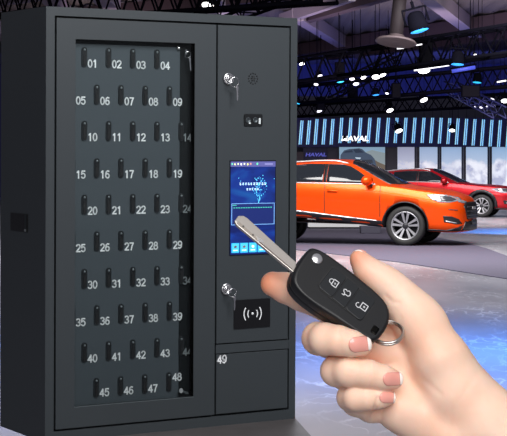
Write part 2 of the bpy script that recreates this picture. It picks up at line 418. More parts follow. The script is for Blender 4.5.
# ---- trusses
def truss(name, p0, p1, wdt, hgt, r, n, label, material=M_blk_metal):
    p0 = Vector(p0); p1 = Vector(p1); L_ = (p1 - p0).length; d = (p1 - p0).normalized(); s_ = d.cross(Vector((0, 0, 1))).normalized()
    root = empty(name, p0); tag(root, label, 'truss', 'lighting trusses under the hall ceiling')
    up = Vector((0, 0, 1)); c = [s_ * -wdt / 2, s_ * wdt / 2, s_ * wdt / 2 + up * hgt, s_ * -wdt / 2 + up * hgt]
    for q in c: MB().tube([q, q + d * L_], r, material, 6).build('chord', root)
    m = MB()
    for i in range(n):
        a = d * (L_ * i / n); b = d * (L_ * (i + 1) / n); mid = (a + b) / 2
        for (u, v) in ((0, 3), (1, 2)):
            m.tube([c[u] + a, c[v] + mid], r * .55, material, 5); m.tube([c[v] + mid, c[u] + b], r * .55, material, 5)
        m.tube([c[3] + mid, c[2] + mid], r * .5, material, 5)
        m.tube([c[0] + a, c[1] + a], r * .5, material, 5); m.tube([c[0] + a, c[1] + b], r * .5, material, 5)
    m.build('web_bracing', root)
    return root
truss('lighting_truss', P(270, 86, 64), P(530, 51, 50), 0.7, 0.82, 0.055, 12, 'nearest black box truss rising to the right below the ceiling beams')
truss('lighting_truss', P(280, 105, 70), P(540, 84, 60), 0.6, 0.7, 0.05, 14, 'black box truss behind the nearest one, dotted with bright lamps')
truss('lighting_truss', P(290, 117, 76), P(540, 104, 70), 0.5, 0.5, 0.045, 16, 'lowest black truss above the hanging light blades')
truss('lighting_truss', P(332, 98, 64.6), P(398, 66, 62.6), 0.5, 0.45, 0.04, 6, 'short black cross truss between the two main trusses, left part')
truss('lighting_truss', P(450, 92, 66), P(500, 118, 62), 0.5, 0.4, 0.035, 6, 'blue-lit short cross truss descending at the right', mat('blue_lit_truss', srgb('2a2f60'), 0.4, 0.3))  # blue light on this truss is put into its colour
truss('lighting_truss', P(60, 20, 50), P(330, 2, 44), 0.7, 0.75, 0.055, 14, 'black box truss seen just above the top of the key cabinet')
truss('lighting_truss', P(215, 24, 52), P(300, -6, 48), 0.8, 0.8, 0.05, 5, 'black crossing truss above the right corner of the cabinet')
truss('lighting_truss', P(-30, 20, 50), P(60, 8, 46), 0.6, 0.7, 0.05, 6, 'black truss above the left corner of the cabinet')

# ---- stage lamps
M_lamp_w = mat('lamp_lens_white', (1, 1, 1), 0.3, emit=(1.0, 0.97, 0.95), es=5)
M_lamp_s = mat('lamp_lens_soft', (1, 1, 1), 0.3, emit=(0.95, 0.92, 0.98), es=1.6)
M_lamp_b = mat('lamp_lens_blue', srgb('3a9cff'), 0.3, emit=srgb('2f9af5'), es=1.6)
M_lamp_c = mat('lamp_lens_cyan', srgb('30c0f0'), 0.3, emit=srgb('28b4e8'), es=1.4)
def spotlamp(px, py, Y, R_, material, label, tilt=0.5, turn=0.0, group='stage lamps on the trusses'):
    from mathutils import Euler
    Rt = Euler((tilt, turn, 0)).to_matrix(); R4 = Rt.to_4x4()
    root = empty('stage_lamp', P(px, py, Y)); tag(root, label, 'lamp', group)
    top_ = (7.5 - root.location.z); 
    MB().lathe([(R_ * .55, R_ * 1.9), (R_ * .8, R_ * 1.6), (R_ * .95, R_ * .6), (R_, 0), (R_ * .93, 0.0)], (0, 0, 0), (0, 0, 1), M_blk_metal, 16).build('lamp_head', root, M=R4)
    MB().lathe([(0.01, -R_ * .12), (R_ * .5, -R_ * .1), (R_ * .9, 0.0), (R_ * .9, .02)], (0, 0, 0), (0, 0, 1), material, 16).build('lens', root, M=R4)
    y = MB(); y.tube([(-R_ * 1.15, 0, R_ * .8), (-R_ * 1.15, 0, R_ * 2.3), (R_ * 1.15, 0, R_ * 2.3), (R_ * 1.15, 0, R_ * .8)], R_ * .12, M_blk_metal, 6)
    y.tube([(0, 0, R_ * 2.3), (0, 0, R_ * 3.0)], R_ * .16, M_blk_metal, 6)
    y.build('yoke', root, M=R4)
    wpv = Rt @ Vector((0, 0, R_ * 3.0)); dn = Vector((0, 0, top_ - wpv.z + .02))
    MB().tube([wpv, wpv + dn], .010, M_blk_metal, 5).build('drop_rod', root)
    return root
lamps = [(302, 64, 62, .13, 'w', 'bright white lamp beside the cabinet edge under the first truss'),
 (320, 76, 63, .12, 's', 'white lamp on the first truss, left of the cyan lamp'),
 (316, 84.5, 64, .11, 's', 'soft white lamp just below the white lamp near the cabinet edge'),
 (319.5, 111, 70, .15, 's', 'white lamp above the leftmost light blades'),
 (352, 79, 62, .13, 's', 'white lamp right of the cyan lamp'),
 (356, 84, 63, .15, 's', 'larger white lamp just under the lamp right of the cyan lamp'),
 (363.5, 77.5, 60, .13, 'w', 'bright triangular-looking white lamp left of the double floodlamp'),
 (376, 77, 60, .19, 'w', 'left lamp of the bright double floodlamp on the first truss'),
 (383, 75, 60.6, .15, 'w', 'right lamp of the bright double floodlamp on the first truss'),
 (424, 70.5, 58, .27, 'w', 'brightest white floodlamp under the middle of the first truss'),
 (424, 100, 66, .2, 'w', 'white lamp below the brightest floodlamp'),
 (390, 110.5, 70, .19, 'w', 'white lamp low over the light blades, above the red car roof'),
 (389.5, 106, 71, .12, 's', 'small lamp just above the low white lamp over the light blades'),
 (387, 93.5, 64, .09, 's', 'small white lamp beside the blue lamp on the second truss'),
 (399, 131, 70.5, .2, 'w', 'white lamp hanging among the light blades above the left mural panels'),
 (345, 139.5, 71, .1, 'w', 'tiny white lamp at the left end of the white lettering'),
 (452, 130.5, 70.5, .16, 'w', 'white lamp hanging among the light blades above the blue peaks mural'),
 (492, 99.5, 64, .12, 's', 'small white lamp on the second truss near the right edge'),
 (505, 101, 64, .19, 'w', 'white lamp at the right edge of the photo on the second truss'),
 (475, 107, 66, .08, 's', 'first small lamp of the row on the blue-lit cross truss'),
 (481, 107.5, 66, .08, 's', 'middle small lamp of the row on the blue-lit cross truss'),
 (487, 106.5, 66, .08, 's', 'last small lamp of the row on the blue-lit cross truss'),
 (208, 6, 53, .26, 'w', 'bright white lamp just above the cabinet top near its middle'),
 (216, 9, 54, .16, 's', 'soft lamp right of the bright lamp above the cabinet top'),
 (475, 55, 52, .07, 's', 'tiny lamp on the nearest truss under the right ceiling beam'),
 (484, 56, 52, .07, 's', 'second tiny lamp on the nearest truss under the right ceiling beam'),
 (340.5, 82, 60, .17, 'c', 'cyan lamp on the first truss left of the white lamps'),
 (297.5, 103.5, 66, .13, 'c', 'cyan lamp touching the cabinet edge'),
 (419.5, 31, 50, .36, 'b', 'large blue-lit lamp hanging above the nearest truss'),
 (457.5, 64.5, 52, .26, 'b', 'blue lamp under the right end of the nearest truss'),
 (477, 82.5, 58, .2, 'c', 'cyan lamp below the right end of the nearest truss'),
 (376, 95, 64, .17, 'b', 'blue lamp on the second truss left of the small white lamp')]
for (px, py, Y, R_, kk, lb) in lamps:
    R_ *= .84
    spotlamp(px, py, Y, R_, {'w': M_lamp_w, 's': M_lamp_s, 'b': M_lamp_b, 'c': M_lamp_c}[kk], lb, -0.5 if kk in 'ws' else -0.12, random.uniform(-.4, .4))
# tube lamps
def barlamp(px0, py0, px1, py1, Y, r, material, label):
    a = P(px0, py0, Y); b = P(px1, py1, Y)
    root = empty('tube_lamp', a); tag(root, label, 'lamp', 'tube lamps on the trusses')
    MB().tube([Vector((0, 0, 0)), b - a], r, material, 8).build('tube', root)
    d = b - a; MB().box((-.05, -.05, r * .7), (d.x + .05, .05, r * 1.6), M_blk_metal, Matrix(((1, 0, 0, 0), (0, 1, 0, 0), (d.z / max(d.x, .01), 0, 1, 0), (0, 0, 0, 1)))).build('housing', root)
barlamp(414, 70.2, 449, 65, 57.5, 0.035, M_lamp_s, 'long white tube lamp through the brightest floodlamp')
barlamp(397, 48.5, 405, 47.5, 56, 0.03, M_lamp_s, 'short white tube lamp under the round air vent')
barlamp(410, 46, 422, 44, 56, 0.03, M_lamp_s, 'white tube lamp right of the round air vent')
barlamp(497, 82, 506, 80.5, 58, 0.03, M_lamp_s, 'short white tube lamp near the right edge')
barlamp(452, 71, 475, 67, 56, 0.07, mat('lamp_violet', srgb('4a55c8'), .4, emit=srgb('4450c0'), es=.7), 'violet tube lamp below the blue lamp')
# black boxes hanging (speakers)
for (x0, y0, x1, y1, Y, lb) in [(420, 38, 433, 66, 57, 'black loudspeaker box hanging right of the round air vent'),
                                (348, 88, 358, 101, 67.6, 'black loudspeaker box below the white lamps'),
                                (317, 97, 325, 110, 69, 'black loudspeaker box above the leftmost light blades'),
                                (392, 83, 401, 98, 64, 'black loudspeaker box right of the small white lamp'),
                                (462, 85, 480, 97, 60, 'wide black loudspeaker box below the cyan lamp'),
                                (335, 62, 345, 78, 62, 'black loudspeaker box above the cyan lamp')]:
    a = P(x0, y1, Y); b = P(x1, y0, Y); root = empty('hanging_speaker', (a.x, Y, a.z)); tag(root, lb, 'loudspeaker', 'hanging loudspeakers')
    W_ = b.x - a.x; H_ = b.z - a.z
    MB().box((0, 0, 0), (W_, .4, H_), M_black).build('cabinet_box', root, 0.02)
    MB().box((.03, -.015, .03), (W_ - .03, -.001, H_ - .03), mat('speaker_grille', (.004, .004, .006), .9, spec=.05)).build('grille', root)
    MB().tube([(W_ / 2, .2, H_), (W_ / 2, .2, 7.52 - a.z)], .015, M_blk_metal, 6).build('hanger', root)
# round air vent
rv = empty('air_vent', P(396, 41.5, 54)); tag(rv, 'round ceiling air vent disc under a brown duct', 'air vent')
pv = MB(); pv.lathe([(.25, 0.2), (.27, .10), (.62, .03), (.665, -.03), (.60, -.05), (.5, -.02), (.42, -.06), (.3, -.02), (.2, -.06), (.02, -.03)], (0, 0, 0), (0, 0, 1), mat('vent_metal', srgb('75686a'), .5), 32)
pv.build('vent_disc', rv)
MB().lathe([(.22, .08), (.22, 2.2)], (-.02, 0, 0), (0, 0, 1), mat('duct_brown', srgb('2a2226'), .7), 24).build('duct', rv)
rv.rotation_euler = (-0.18, 0.12, 0)

# made-up dark sheet under the orange car, darkens the floor
cp = [G(x, y, .012) for x, y in [(275, 247), (345, 255), (400, 262), (440, 268), (478, 274), (524, 281), (524, 262), (486, 248), (462, 242), (435, 237), (420, 225), (275, 222)]]
m = MB(); n = len(cp); M_cp = mat('added_floor_sheet_grey', srgb('5f5a6c'), .75, noise=.08, nscale=30)
m.add(cp + [Vector((q.x, q.y, 0.001)) for q in cp], [tuple(range(n)), tuple(range(2 * n - 1, n - 1, -1))] + [(i, i + n, (i + 1) % n + n, (i + 1) % n) for i in range(n)], M_cp)
tag(m.build('added_dark_floor_sheet'), 'dark grey sheet added to darken the floor under the orange car', 'added floor sheet')
# ---- low things under / behind the car
wb = G(308, 229); 
r = empty('display_plinth', (wb.x, wb.y, 0)); tag(r, 'low white display plinth seen under the orange car', 'plinth')
MB().box((0, 0, .045), (1.6, 1.2, .24), mat('white_plinth', (.85, .85, .85), .5)).build('top_block', r, .01); MB().box((.05, .05, .013), (1.55, 1.15, .045), M_black).build('base', r)
r = empty('equipment_box', (G(361, 234).x, G(361, 234).y, 0)); tag(r, 'dark grey box on the floor just behind the front wheel of the orange car', 'box')
MB().box((0, 0, .013), (.46, .5, .15), mat('grey_box', srgb('3c3a4a'), .5)).build('box_body', r, .01); MB().box((-.01, -.01, .15), (.47, .51, .18), mat('grey_lid', srgb('4c4a5c'), .5)).build('lid', r, .005)

# ================================================================== KEY CABINET
Xc = Vector((2781.5, F, 23.0)).normalized()
Yc = Vector((-1042.5, F, 44.0)); Yc = (Yc - Xc * Yc.dot(Xc)).normalized()
Zc = Xc.cross(Yc).normalized()
O = P(45, 443, 4.3)
R3 = Matrix((Xc, Yc, Zc)).transposed()
MC = Matrix.Translation(O) @ R3.to_4x4()
MCi = MC.inverted()
C0 = Vector((0, 0, CAMZ))
def loc_ray(px, py):
    a = MCi @ C0; b = MCi @ P(px, py, 4.0); return a, b - a
def fr(px, py, y=0.0):
    """cabinet-local (x, z) on the plane at depth y"""
    a, d = loc_ray(px, py); t = (y - a.y) / d.y; q = a + d * t; return q.x, q.z
def sd(px, py):
    a, d = loc_ray(px, py); t = (0 - a.x) / d.x; q = a + d * t; return q.y, q.z
W, _ = fr(296.3, 218); _, H = fr(45, 6.2)
D, _ = sd(0.6, 218)
SP = P(254, 218, 4.4).y / F   # metres per pixel at the cabinet
M_steel = mat('dark_powder_coat', srgb('393e41'), 0.48, 0.0, spec=0.35, noise=0.04, nscale=900, bump=0.05)
M_panel = mat('key_panel_grey', srgb('4a5156'), 0.5, spec=0.3)
M_gap = mat('seam_black', (0.004, 0.004, 0.005), 0.7)
M_shade = mat('panel_shade_black', (0.006, 0.008, 0.009), 0.55, spec=.2)  # black that paints the shade beside and above the key panel
M_chrome = mat('chrome', (0.82, 0.82, 0.82), 0.16, 1.0)
M_num = mat('number_white', (0.97, 0.98, 0.98), 0.5, emit=(0.8, 0.82, 0.84), es=0.0)
M_numd = mat('number_shaded', srgb('858b8d'), 0.6)  # dimmer grey, paints the shade over the last column of numbers
M_slot = mat('slot_black', (0.008, 0.009, 0.01), 0.35)
M_slotr = mat('slot_rim', srgb('23282b'), 0.3)
cab = empty('key_cabinet', M=MC)
tag(cab, 'large dark grey steel key cabinet with glass door, numbered slots and touch screen', 'key cabinet')
T = 0.02
xs1, _ = fr(54.2, 218); xs2, _ = fr(216.2, 218); xs3, _ = fr(289.3, 218)   # door seams
_, zt1 = fr(54.3, 16); _, zb1 = fr(54.3, 430.8)
_, zt2 = fr(216, 23.7); zt1 = (zt1 + zt2) / 2
_, zb2 = fr(216, 416); zb1 = (zb1 + zb2) / 2
g = 0.0056
xw1, zw1 = fr(75.6, 39.4); xw2, zw2 = fr(195, 43); xq, zw3 = fr(195, 397); _, zw4 = fr(75.6, 406.6)
zwt = (zw1 + zw2) / 2; zwb = (zw3 + zw4) / 2
REC = 0.016
b = MB()
b.box((0, 0, 0), (0.012, D, H), M_steel)            # left side
b.box((W - 0.012, 0.0, 0), (W, D, H), M_steel)
b.box((0.012, 0, H - 0.012), (W - 0.012, D, H), M_steel)
b.box((0.012, 0, 0), (W - 0.012, D, 0.012), M_steel)
b.box((0.012, D - 0.012, 0.012), (W - 0.012, D, H - 0.012), M_steel)
b.box((0.012, 0, 0.012), (xs1, 0.02, H - 0.012), M_steel)
b.box((xs3 + g * .3, 0, 0.012), (W - 0.012, 0.02, H - 0.012), M_steel)
b.box((xs1, 0, zt1 + .002), (xs3 + g * .3, 0.02, H - 0.012), M_steel)
b.box((xs1, 0, 0.012), (xs3 + g * .3, 0.02, zb1 - .002), M_steel)
b.box((xs1 - .001, 0.021, zb1 - .01), (xs3 + .004, 0.03, zwb - .004), M_gap)
b.box((xs1 - .001, 0.021, zwt + .004), (xs3 + .004, 0.03, zt1 + .01), M_gap)
b.box((xs1 - .001, 0.021, zwb - .004), (xw1 - .03, 0.03, zwt + .004), M_gap)
b.box((xw2 + .003, 0.021, zwb - .004), (xs3 + .004, 0.03, zwt + .004), M_gap)
b.build('body', cab)
# glass door : frame of four rails
x0, x1 = xs1 + g, xs2 - g * .5
z0, z1 = zb1 + g * .6, zt1 - g * .6
dr = MB()
dr.box((x0, 0.0, z0), (xw1, 0.018, z1), M_steel).box((xw2, 0, z0), (x1, 0.018, z1), M_steel)
dr.box((xw1, 0, zwt), (xw2, 0.018, z1), M_steel).box((xw1, 0, z0), (xw2, 0.018, zwb), M_steel)
door = dr.build('glass_door', cab)
gl = bpy.data.materials.new('door_glass'); gl.use_nodes = True; nt = gl.node_tree
for n in list(nt.nodes): nt.nodes.remove(n)
o_ = nt.nodes.new('ShaderNodeOutputMaterial'); tr = nt.nodes.new('ShaderNodeBsdfTransparent'); gs = nt.nodes.new('ShaderNodeBsdfGlossy'); mx = nt.nodes.new('ShaderNodeMixShader'); lw = nt.nodes.new('ShaderNodeFresnel')
tr.inputs[0].default_value = (0.93, 0.95, 0.95, 1); gs.inputs['Roughness'].default_value = 0.03; lw.inputs['IOR'].default_value = 1.25
nt.links.new(lw.outputs[0], mx.inputs[0]); nt.links.new(tr.outputs[0], mx.inputs[1]); nt.links.new(gs.outputs[0], mx.inputs[2]); nt.links.new(mx.outputs[0], o_.inputs[0])
MB().box((xw1 + .0005, .004, zwb + .0005), (xw2 - .0005, .007, zwt - .0005), gl).build('glass_pane', door)
MB().box((xw1, .0005, zwb - .0012), (xw2, -.0006, zwb + .0002), mat('glass_edge', srgb('5c6467'), .4)).build('glass_bead', door)
MB().box((xw2 - .0010, .0006, zwb + .0003), (xw2 - .0002, .0200, zwt - .0003), mat('rail_shade_black', (.004, .004, .004), .9, spec=.05)).build('rail_shade', door)  # black strip painting the rail's inner face as if in shade
# key panel
kp = MB(); xpr, _ = fr(179, 218, REC + .01)
kp.box((xw1 - .03, REC + .008, zwb - .003), (xpr, REC + .014, zwt - .010), M_panel)
kpo = kp.build('key_panel', cab, 0.0012, 2)
MB().box((xpr, REC + .0085, zwb - .003), (xw2 + .003, REC + .015, zwt + .003), M_shade).box((xw1 - .03, REC + .0085, zwt - .010), (xpr, REC + .015, zwt + .003), M_shade).build('shade_surround', cab)  # black strips stand for the recess shade, right and top
tag(kpo, 'numbered grey key panel')
# slots
rows = [57.2, 94.4, 130.8, 168.2, 204.5, 241.5, 278.5, 315.4, 352.2, 388.3]
YP = REC + .008
slot_m = MB()
def capsule(w_, h_, n=10):
    pts = []
    for i in range(n + 1): a = math.pi * i / n; pts.append((w_ * math.cos(a), h_ - w_ + w_ * math.sin(a)))
    for i in range(n + 1): a = math.pi + math.pi * i / n; pts.append((w_ * math.cos(a), -h_ + w_ + w_ * math.sin(a)))
    return pts
to3 = lambda a, b, h: Vector((a, h, b))
hw, hh_ = 2.9 * SP, 10.0 * SP
slot_m.prism(capsule(hw, hh_), to3, 0, -.003, M_slotr, False)
slot_m.prism(capsule(hw * .78, hh_ * .93), to3, -.0031, -.0034, M_slot)
slot_m.prism([(x, z - hh_ * .28) for x, z in capsule(hw * .45, hh_ * .55)], to3, -.0035, -.0042, M_gap)
slot_mesh_o = slot_m.build('key_slot', None); slot_mesh = slot_mesh_o.data; bpy.data.objects.remove(slot_mesh_o)
led = MB().lathe([(hw * .42, 0), (hw * .36, .0012), (.0002, .0018)], (0, -.0034, hh_ * .72), (0, -1, 0), mat('slot_lamp', srgb('7c8486'), .3), 12).build('slot_light'); led_mesh = led.data; bpy.data.objects.remove(led)
count = 0
for ri, ry in enumerate(rows):
    if ri == 9: n_, xa = 4, 96.0
    elif ri == 0: n_, xa = 4, 84.1
    elif ri % 2: n_, xa = 5, 72.3
    else: n_, xa = 5, 84.1
    for c in range(n_):
        count += 1
        px = xa + 24.2 * c
        x = fr(px, ry, YP)[0]; z = fr(90, ry, YP)[1]
        s = bpy.data.objects.new('key_slot', slot_mesh); COL.objects.link(s); s.parent = cab; s.location = (x, YP, z)
        l = bpy.data.objects.new('slot_light', led_mesh); COL.objects.link(l); l.parent = s
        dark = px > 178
        nx_, nz_ = fr(px + (8.2 if not dark else 5.6), ry + (6.0 if count not in (45, 46, 47) else 5.0) - (10.4 if count == 48 else 0), YP)
        nz_ = z - SP * (1.04 * ((5.0 if count in (45, 46, 47) else 6.0) - (10.4 if count == 48 else 0)))
        M = Matrix.Translation((nx_ - x, -.0012 if not dark else -.0045, nz_ - z)) @ Matrix.Rotation(math.pi / 2, 4, 'X')
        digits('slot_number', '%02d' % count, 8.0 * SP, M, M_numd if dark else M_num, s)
# divider / right compartments
xr0, xr1 = xs2 + g * .5, xs3 - g * .4
_, zs1 = fr(252, 342.0); _, zs2 = fr(252, 351.6)
cd = MB().box((xr0, 0.0, zs1 + .0015), (xr1, 0.018, z1), M_steel).build('control_door', cab, 0.001, 1)
sdo = MB().box((xr0, 0.0, z0), (xr1, 0.018, zs2 - .0015), M_steel).build('storage_door', cab, 0.001, 1)
MB().box((xr0 - .001, 0.001, zs2 + .0012), (xr1 + .006, 0.02, zs1 - .0012), M_steel).build('cross_rail', cab)
x, z = fr(222, 359.3, -.001)
digits('slot_number', '49', 8.6 * SP, Matrix.Translation((x, -.0006, z)) @ Matrix.Rotation(math.pi / 2, 4, 'X'), M_num, sdo)
# speaker holes
sp = MB(); cx_, cz_ = fr(253, 78.6)
for rr, n in ((0, 1), (2.3, 6), (5.4, 12)):
    for i in range(n):
        a = 2 * math.pi * i / n
        sp.lathe([(1.0 * SP * .85, -.0004), (1.0 * SP * .85, .0003)], (cx_ + rr * SP * math.cos(a), -.0003, cz_ + rr * SP * math.sin(a)), (0, 1, 0), M_gap, 8)
sp.build('speaker_holes', cd)
# alarm / camera module
def rrect(x0, z0, x1, z1, r, n=4):
    pts = []
    for (cx0, cz0, a0) in ((x1 - r, z1 - r, 0), (x0 + r, z1 - r, 90), (x0 + r, z0 + r, 180), (x1 - r, z0 + r, 270)):
        for i in range(n + 1):
            a = math.radians(a0 + 90 * i / n); pts.append((cx0 + r * math.cos(a), cz0 + r * math.sin(a)))
    return pts
a0, c0 = fr(243.8, 126); a1, c1 = fr(262, 114.2)
cmod = MB().prism(rrect(a0, c0, a1, c1, .004), to3, -.003, .001, M_slot).build('camera_module', cd)
for px in (247.5, 254.6):
    x, z = fr(px, 120.2)
    MB().lathe([(3.0 * SP, 0), (3.0 * SP, .002), (2.3 * SP, .0026), (2.2 * SP, .0012), (.4 * SP, .0012)], (x, -.003, z), (0, -1, 0), mat('lens_ring', srgb('565d60'), .3, .6), 20).build('lens', cmod)
x, z = fr(258.9, 121); MB().box((x - 1.1 * SP, -.0046, z - 3 * SP), (x + 1.1 * SP, -.003, z + 3 * SP), mat('white_flash_glint', (.7, .75, .75), .4)).build('flash', cmod)
x, z = fr(248.7, 123); MB().box((x - 1.0 * SP, -.0058, z - 1 * SP), (x + 1.0 * SP, -.003, z + .6 * SP), mat('white_flash_glint', (.7, .75, .75), .4)).build('painted_glint', cmod)  # glint on the left lens, painted as a small white block

# touch screen
a0, c0 = fr(230, 254.6); a1, c1 = fr(274.8, 161.4)
_, c1b = fr(230, 160.9)
ts = MB().box((a0 - .003, -.0015, c0 - .003), (a1 + .003, .004, c1 + .003), mat('screen_bezel', (.006, .008, .02), .25)).build('touch_screen', cd)
dm = bpy.data.materials.new('screen_glow'); dm.use_nodes = True; nt = dm.node_tree; bb = nt.nodes['Principled BSDF']
tc = nt.nodes.new('ShaderNodeTexCoord'); mp = nt.nodes.new('ShaderNodeMapping'); n_ = nt.nodes.new('ShaderNodeTexNoise'); n_.inputs['Scale'].default_value = 9; n_.inputs['Detail'].default_value = 3; n_.inputs['Distortion'].default_value = 1.2
mp.inputs['Rotation'].default_value = (0, .5, 0); mp.inputs['Scale'].default_value = (.6, 1, 1.7)
r_ = nt.nodes.new('ShaderNodeValToRGB'); r_.color_ramp.elements[0].position = .36; r_.color_ramp.elements[1].position = .74
r_.color_ramp.elements[0].color = srgb('0b1d66'); r_.color_ramp.elements[1].color = srgb('1d6cc0')
e_ = r_.color_ramp.elements.new(.55); e_.color = srgb('12389a')
nt.links.new(tc.outputs['Object'], mp.inputs[0]); nt.links.new(mp.outputs[0], n_.inputs[0]); nt.links.new(n_.outputs['Fac'], r_.inputs[0]); nt.links.new(r_.outputs[0], bb.inputs['Emission Color'])
bb.inputs['Base Color'].default_value = (.005, .008, .03, 1); bb.inputs['Emission Strength'].default_value = .9; bb.inputs['Roughness'].default_value = .25
SX = lambda px: fr(px, 205)[0]
def SZ(py): return c1 + (c0 - c1) * (py - 161.4) / (254.6 - 161.4)
disp = MB().box((a0, -.0022, c0), (a1, -.0015, c1), dm).build('display', ts)
def glow(name, hexc, es=.9): return mat('glow_' + hexc, srgb(hexc), .5, emit=srgb(hexc), es=es)
def sbox(m, x0, y0, x1, y1, material, h=.0004): m.box((SX(x0), -.0022 - h, SZ(y1)), (SX(x1), -.0022, SZ(y0)), material)
m = MB(); sbox(m, 230, 161.4, 274.8, 166.6, glow('', '4f4f86')); m.build('tool_bar', ts)
m = MB()
for i, (x, c) in enumerate(zip((231.5, 234.3, 237.5, 240.5, 243.7, 247, 250, 253, 256.6), ('62c8a0', 'd8d8a0', 'd0e0b0', 'e8e8e8', 'd8e0c0', 'e0e080', 'd09080', '40e060', '60f0a0'))):
    if i != 7: m.prism([(SX(x) + 1.1 * SP * math.cos(t), SZ(163.8 + (i % 2) * .3) + 1.2 * SP * math.sin(t)) for t in [q * math.pi / 3 for q in range(6)]], to3, -.0027, -.0022, glow('', c))
sbox(m, 264, 163.2, 272, 164.8, glow('', '7878a8'), .0008)
m.build('tool_icons', ts)
m = MB(); WB = glow('', 'b8d8f4')
random.seed(3)
def glyphs(x0, x1, y, h, n):
    for i in range(n):
        xx = x0 + (x1 - x0) * i / n; ww = (x1 - x0) / n * .72
        for q in range(2): sbox(m, xx, y - h / 2 + q * h * .55, xx + ww * random.uniform(.6, 1), y - h / 2 + q * h * .55 + h * .3, WB, .0006)
        sbox(m, xx + ww * .35, y - h / 2, xx + ww * .6, y + h / 2, WB, .0006)
glyphs(239, 266.5, 184, 2.6, 10); glyphs(246, 259, 189.4, 2.2, 5)
m.build('text_lines', ts)
m = MB(); CY_ = glow('', '58c8f4', 1.0)
def dot(x, y, r): m.lathe([(r * SP, 0), (r * SP * .6, .0006)], (SX(x), -.0028, SZ(y)), (0, -1, 0), CY_, 8)
hand_pts = []
for i in range(16):
    a = math.pi * (.62 + 1.76 * -i / 16) + .2; hand_pts.append((259 + 6.8 * math.cos(a), 187 - 9 * math.sin(a)))
for i, (x, y) in enumerate(hand_pts):
    dot(x, y, random.uniform(.35, .8))
    x2, y2 = hand_pts[(i * 3 + 2) % 16]; m.tube([(SX(x), -.0026, SZ(y)), (SX(x2), -.0026, SZ(y2))], .10 * SP, glow('', '2a86cc'), 4)
for i in range(22): dot(random.gauss(258, 2.2), random.gauss(184, 3.5), random.uniform(.3, .8))
for i in range(14): dot(258.5 + random.uniform(-1.6, 1.6), 195 + i * .6, random.uniform(.35, .8))
for (x, y) in ((273.5, 179), (238, 178), (240, 181), (243, 184)): dot(x, y, .5)
m.build('network_hand_graphic', ts)
m = MB(); OL = glow('', '6a9ad0')
for (x0_, y0_, x1_, y1_) in ((231, 203.4, 274, 204), (231, 224.6, 274, 225.2), (231, 203.4, 231.6, 225.2), (273.4, 203.4, 274, 225.2)): sbox(m, x0_, y0_, x1_, y1_, OL, .0006)
m.box((SX(231.6), -.0024, SZ(224.6)), (SX(273.4), -.0022, SZ(204)), mat('glow_box_navy', (.01, .02, .1), .4, emit=srgb('0c1c60'), es=.8))
for i in range(16): sbox(m, 233 + i * 2.45, 207.4, 234.6 + i * 2.45, 208.3, glow('', '3fae9a'), .0008)
sbox(m, 231.8, 204.9, 236, 205.6, glow('', '3fae9a'), .0008)
m.build('message_box', ts)
for i in range(5):
    xa = 231.2 + i * 8.75
    m = MB(); m.prism(rrect(SX(xa), SZ(253), SX(xa + 7.7), SZ(243.2), .0012), to3, -.0028, -.0022, glow('', '2fa8e4'))
    m.prism(rrect(SX(xa + .7), SZ(252.2), SX(xa + 7.0), SZ(244), .001), to3, -.0031, -.0028, glow('', '46b4ec'))
    cc = ['5a5048', '6a6058', 'e8f0f4', 'f0b030', '4a6070'][i]
    m.prism([(SX(xa + 3.85) + 1.9 * SP * math.cos(t + .3), SZ(247) + 1.5 * SP * math.sin(t + .3)) for t in [q * 2 * math.pi / 5 for q in range(5)]], to3, -.0036, -.0031, glow('', cc))
    sbox(m, xa + 1.6, 250, xa + 6, 251, glow('', 'd8f0fa'), .0012)
    m.build('app_button', ts)
# card reader
q = [fr(233.6, 300.2), fr(269.6, 298.0), fr(269.6, 326.2), fr(233.6, 329.0)]
cr = MB().prism([(a, b_) for a, b_ in q], to3, -.003, .001, mat('reader_black', (.006, .006, .007), .3)).build('card_reader', cd)
m = MB(); cx_, cz_ = fr(252.6, 313.6, -.003)
def arc(m, r, a0, a1, ww, material=None):
    n = 10; pts = []
    for i in range(n + 1): a = math.radians(a0 + (a1 - a0) * i / n); pts.append(((r + ww) * math.cos(a), (r + ww) * math.sin(a)))
    for i in range(n, -1, -1): a = math.radians(a0 + (a1 - a0) * i / n); pts.append(((r - ww) * math.cos(a), (r - ww) * math.sin(a)))
    for i in range(n):
        quad = [pts[i], pts[i + 1], pts[2 * n - i], pts[2 * n + 1 - i]]
        m.prism([(cx_ + a * SP, cz_ + b_ * SP) for a, b_ in quad], to3, -.0036, -.003, material or M_num)
for s_ in (0, 180):
    arc(m, 10.6, s_ - 38, s_ + 38, .55); arc(m, 6.0, s_ - 38, s_ + 38, .55)
m.lathe([(1.4 * SP, 0), (1.3 * SP, .0006)], (cx_, -.003, cz_), (0, -1, 0), M_num, 12)
m.build('contactless_symbol', cr)
# side handle recess
ya, za = sd(11, 212.3); yb_, zb_ = sd(28, 231.3)
m = MB(); z_hi = sd(11, 212.5)[1]; z_lo = sd(11, 230.3)[1]
m.box((-.0015, yb_, z_lo), (.0005, ya, z_hi), mat('recess_black', (.003, .003, .004), .5))
y1_, y2_ = sd(25.5, 220)[0], sd(27.2, 220)[0]
sh = m.build('side_vent', cab)
MB().box((-.003, y2_, z_lo + .002), (-.0015, y1_, z_hi - .002), mat('highlight_grey', srgb('2c3234'), .35, .5)).box((-.004, y2_, z_lo + .002), (-.003, y1_, z_lo + .008), mat('highlight_bright', srgb('9aa0a0'), .3, .6)).build('recess_highlight', sh)  # highlight at the edge of the recess, painted as thin lighter plates
tag(sh, 'small black square opening')

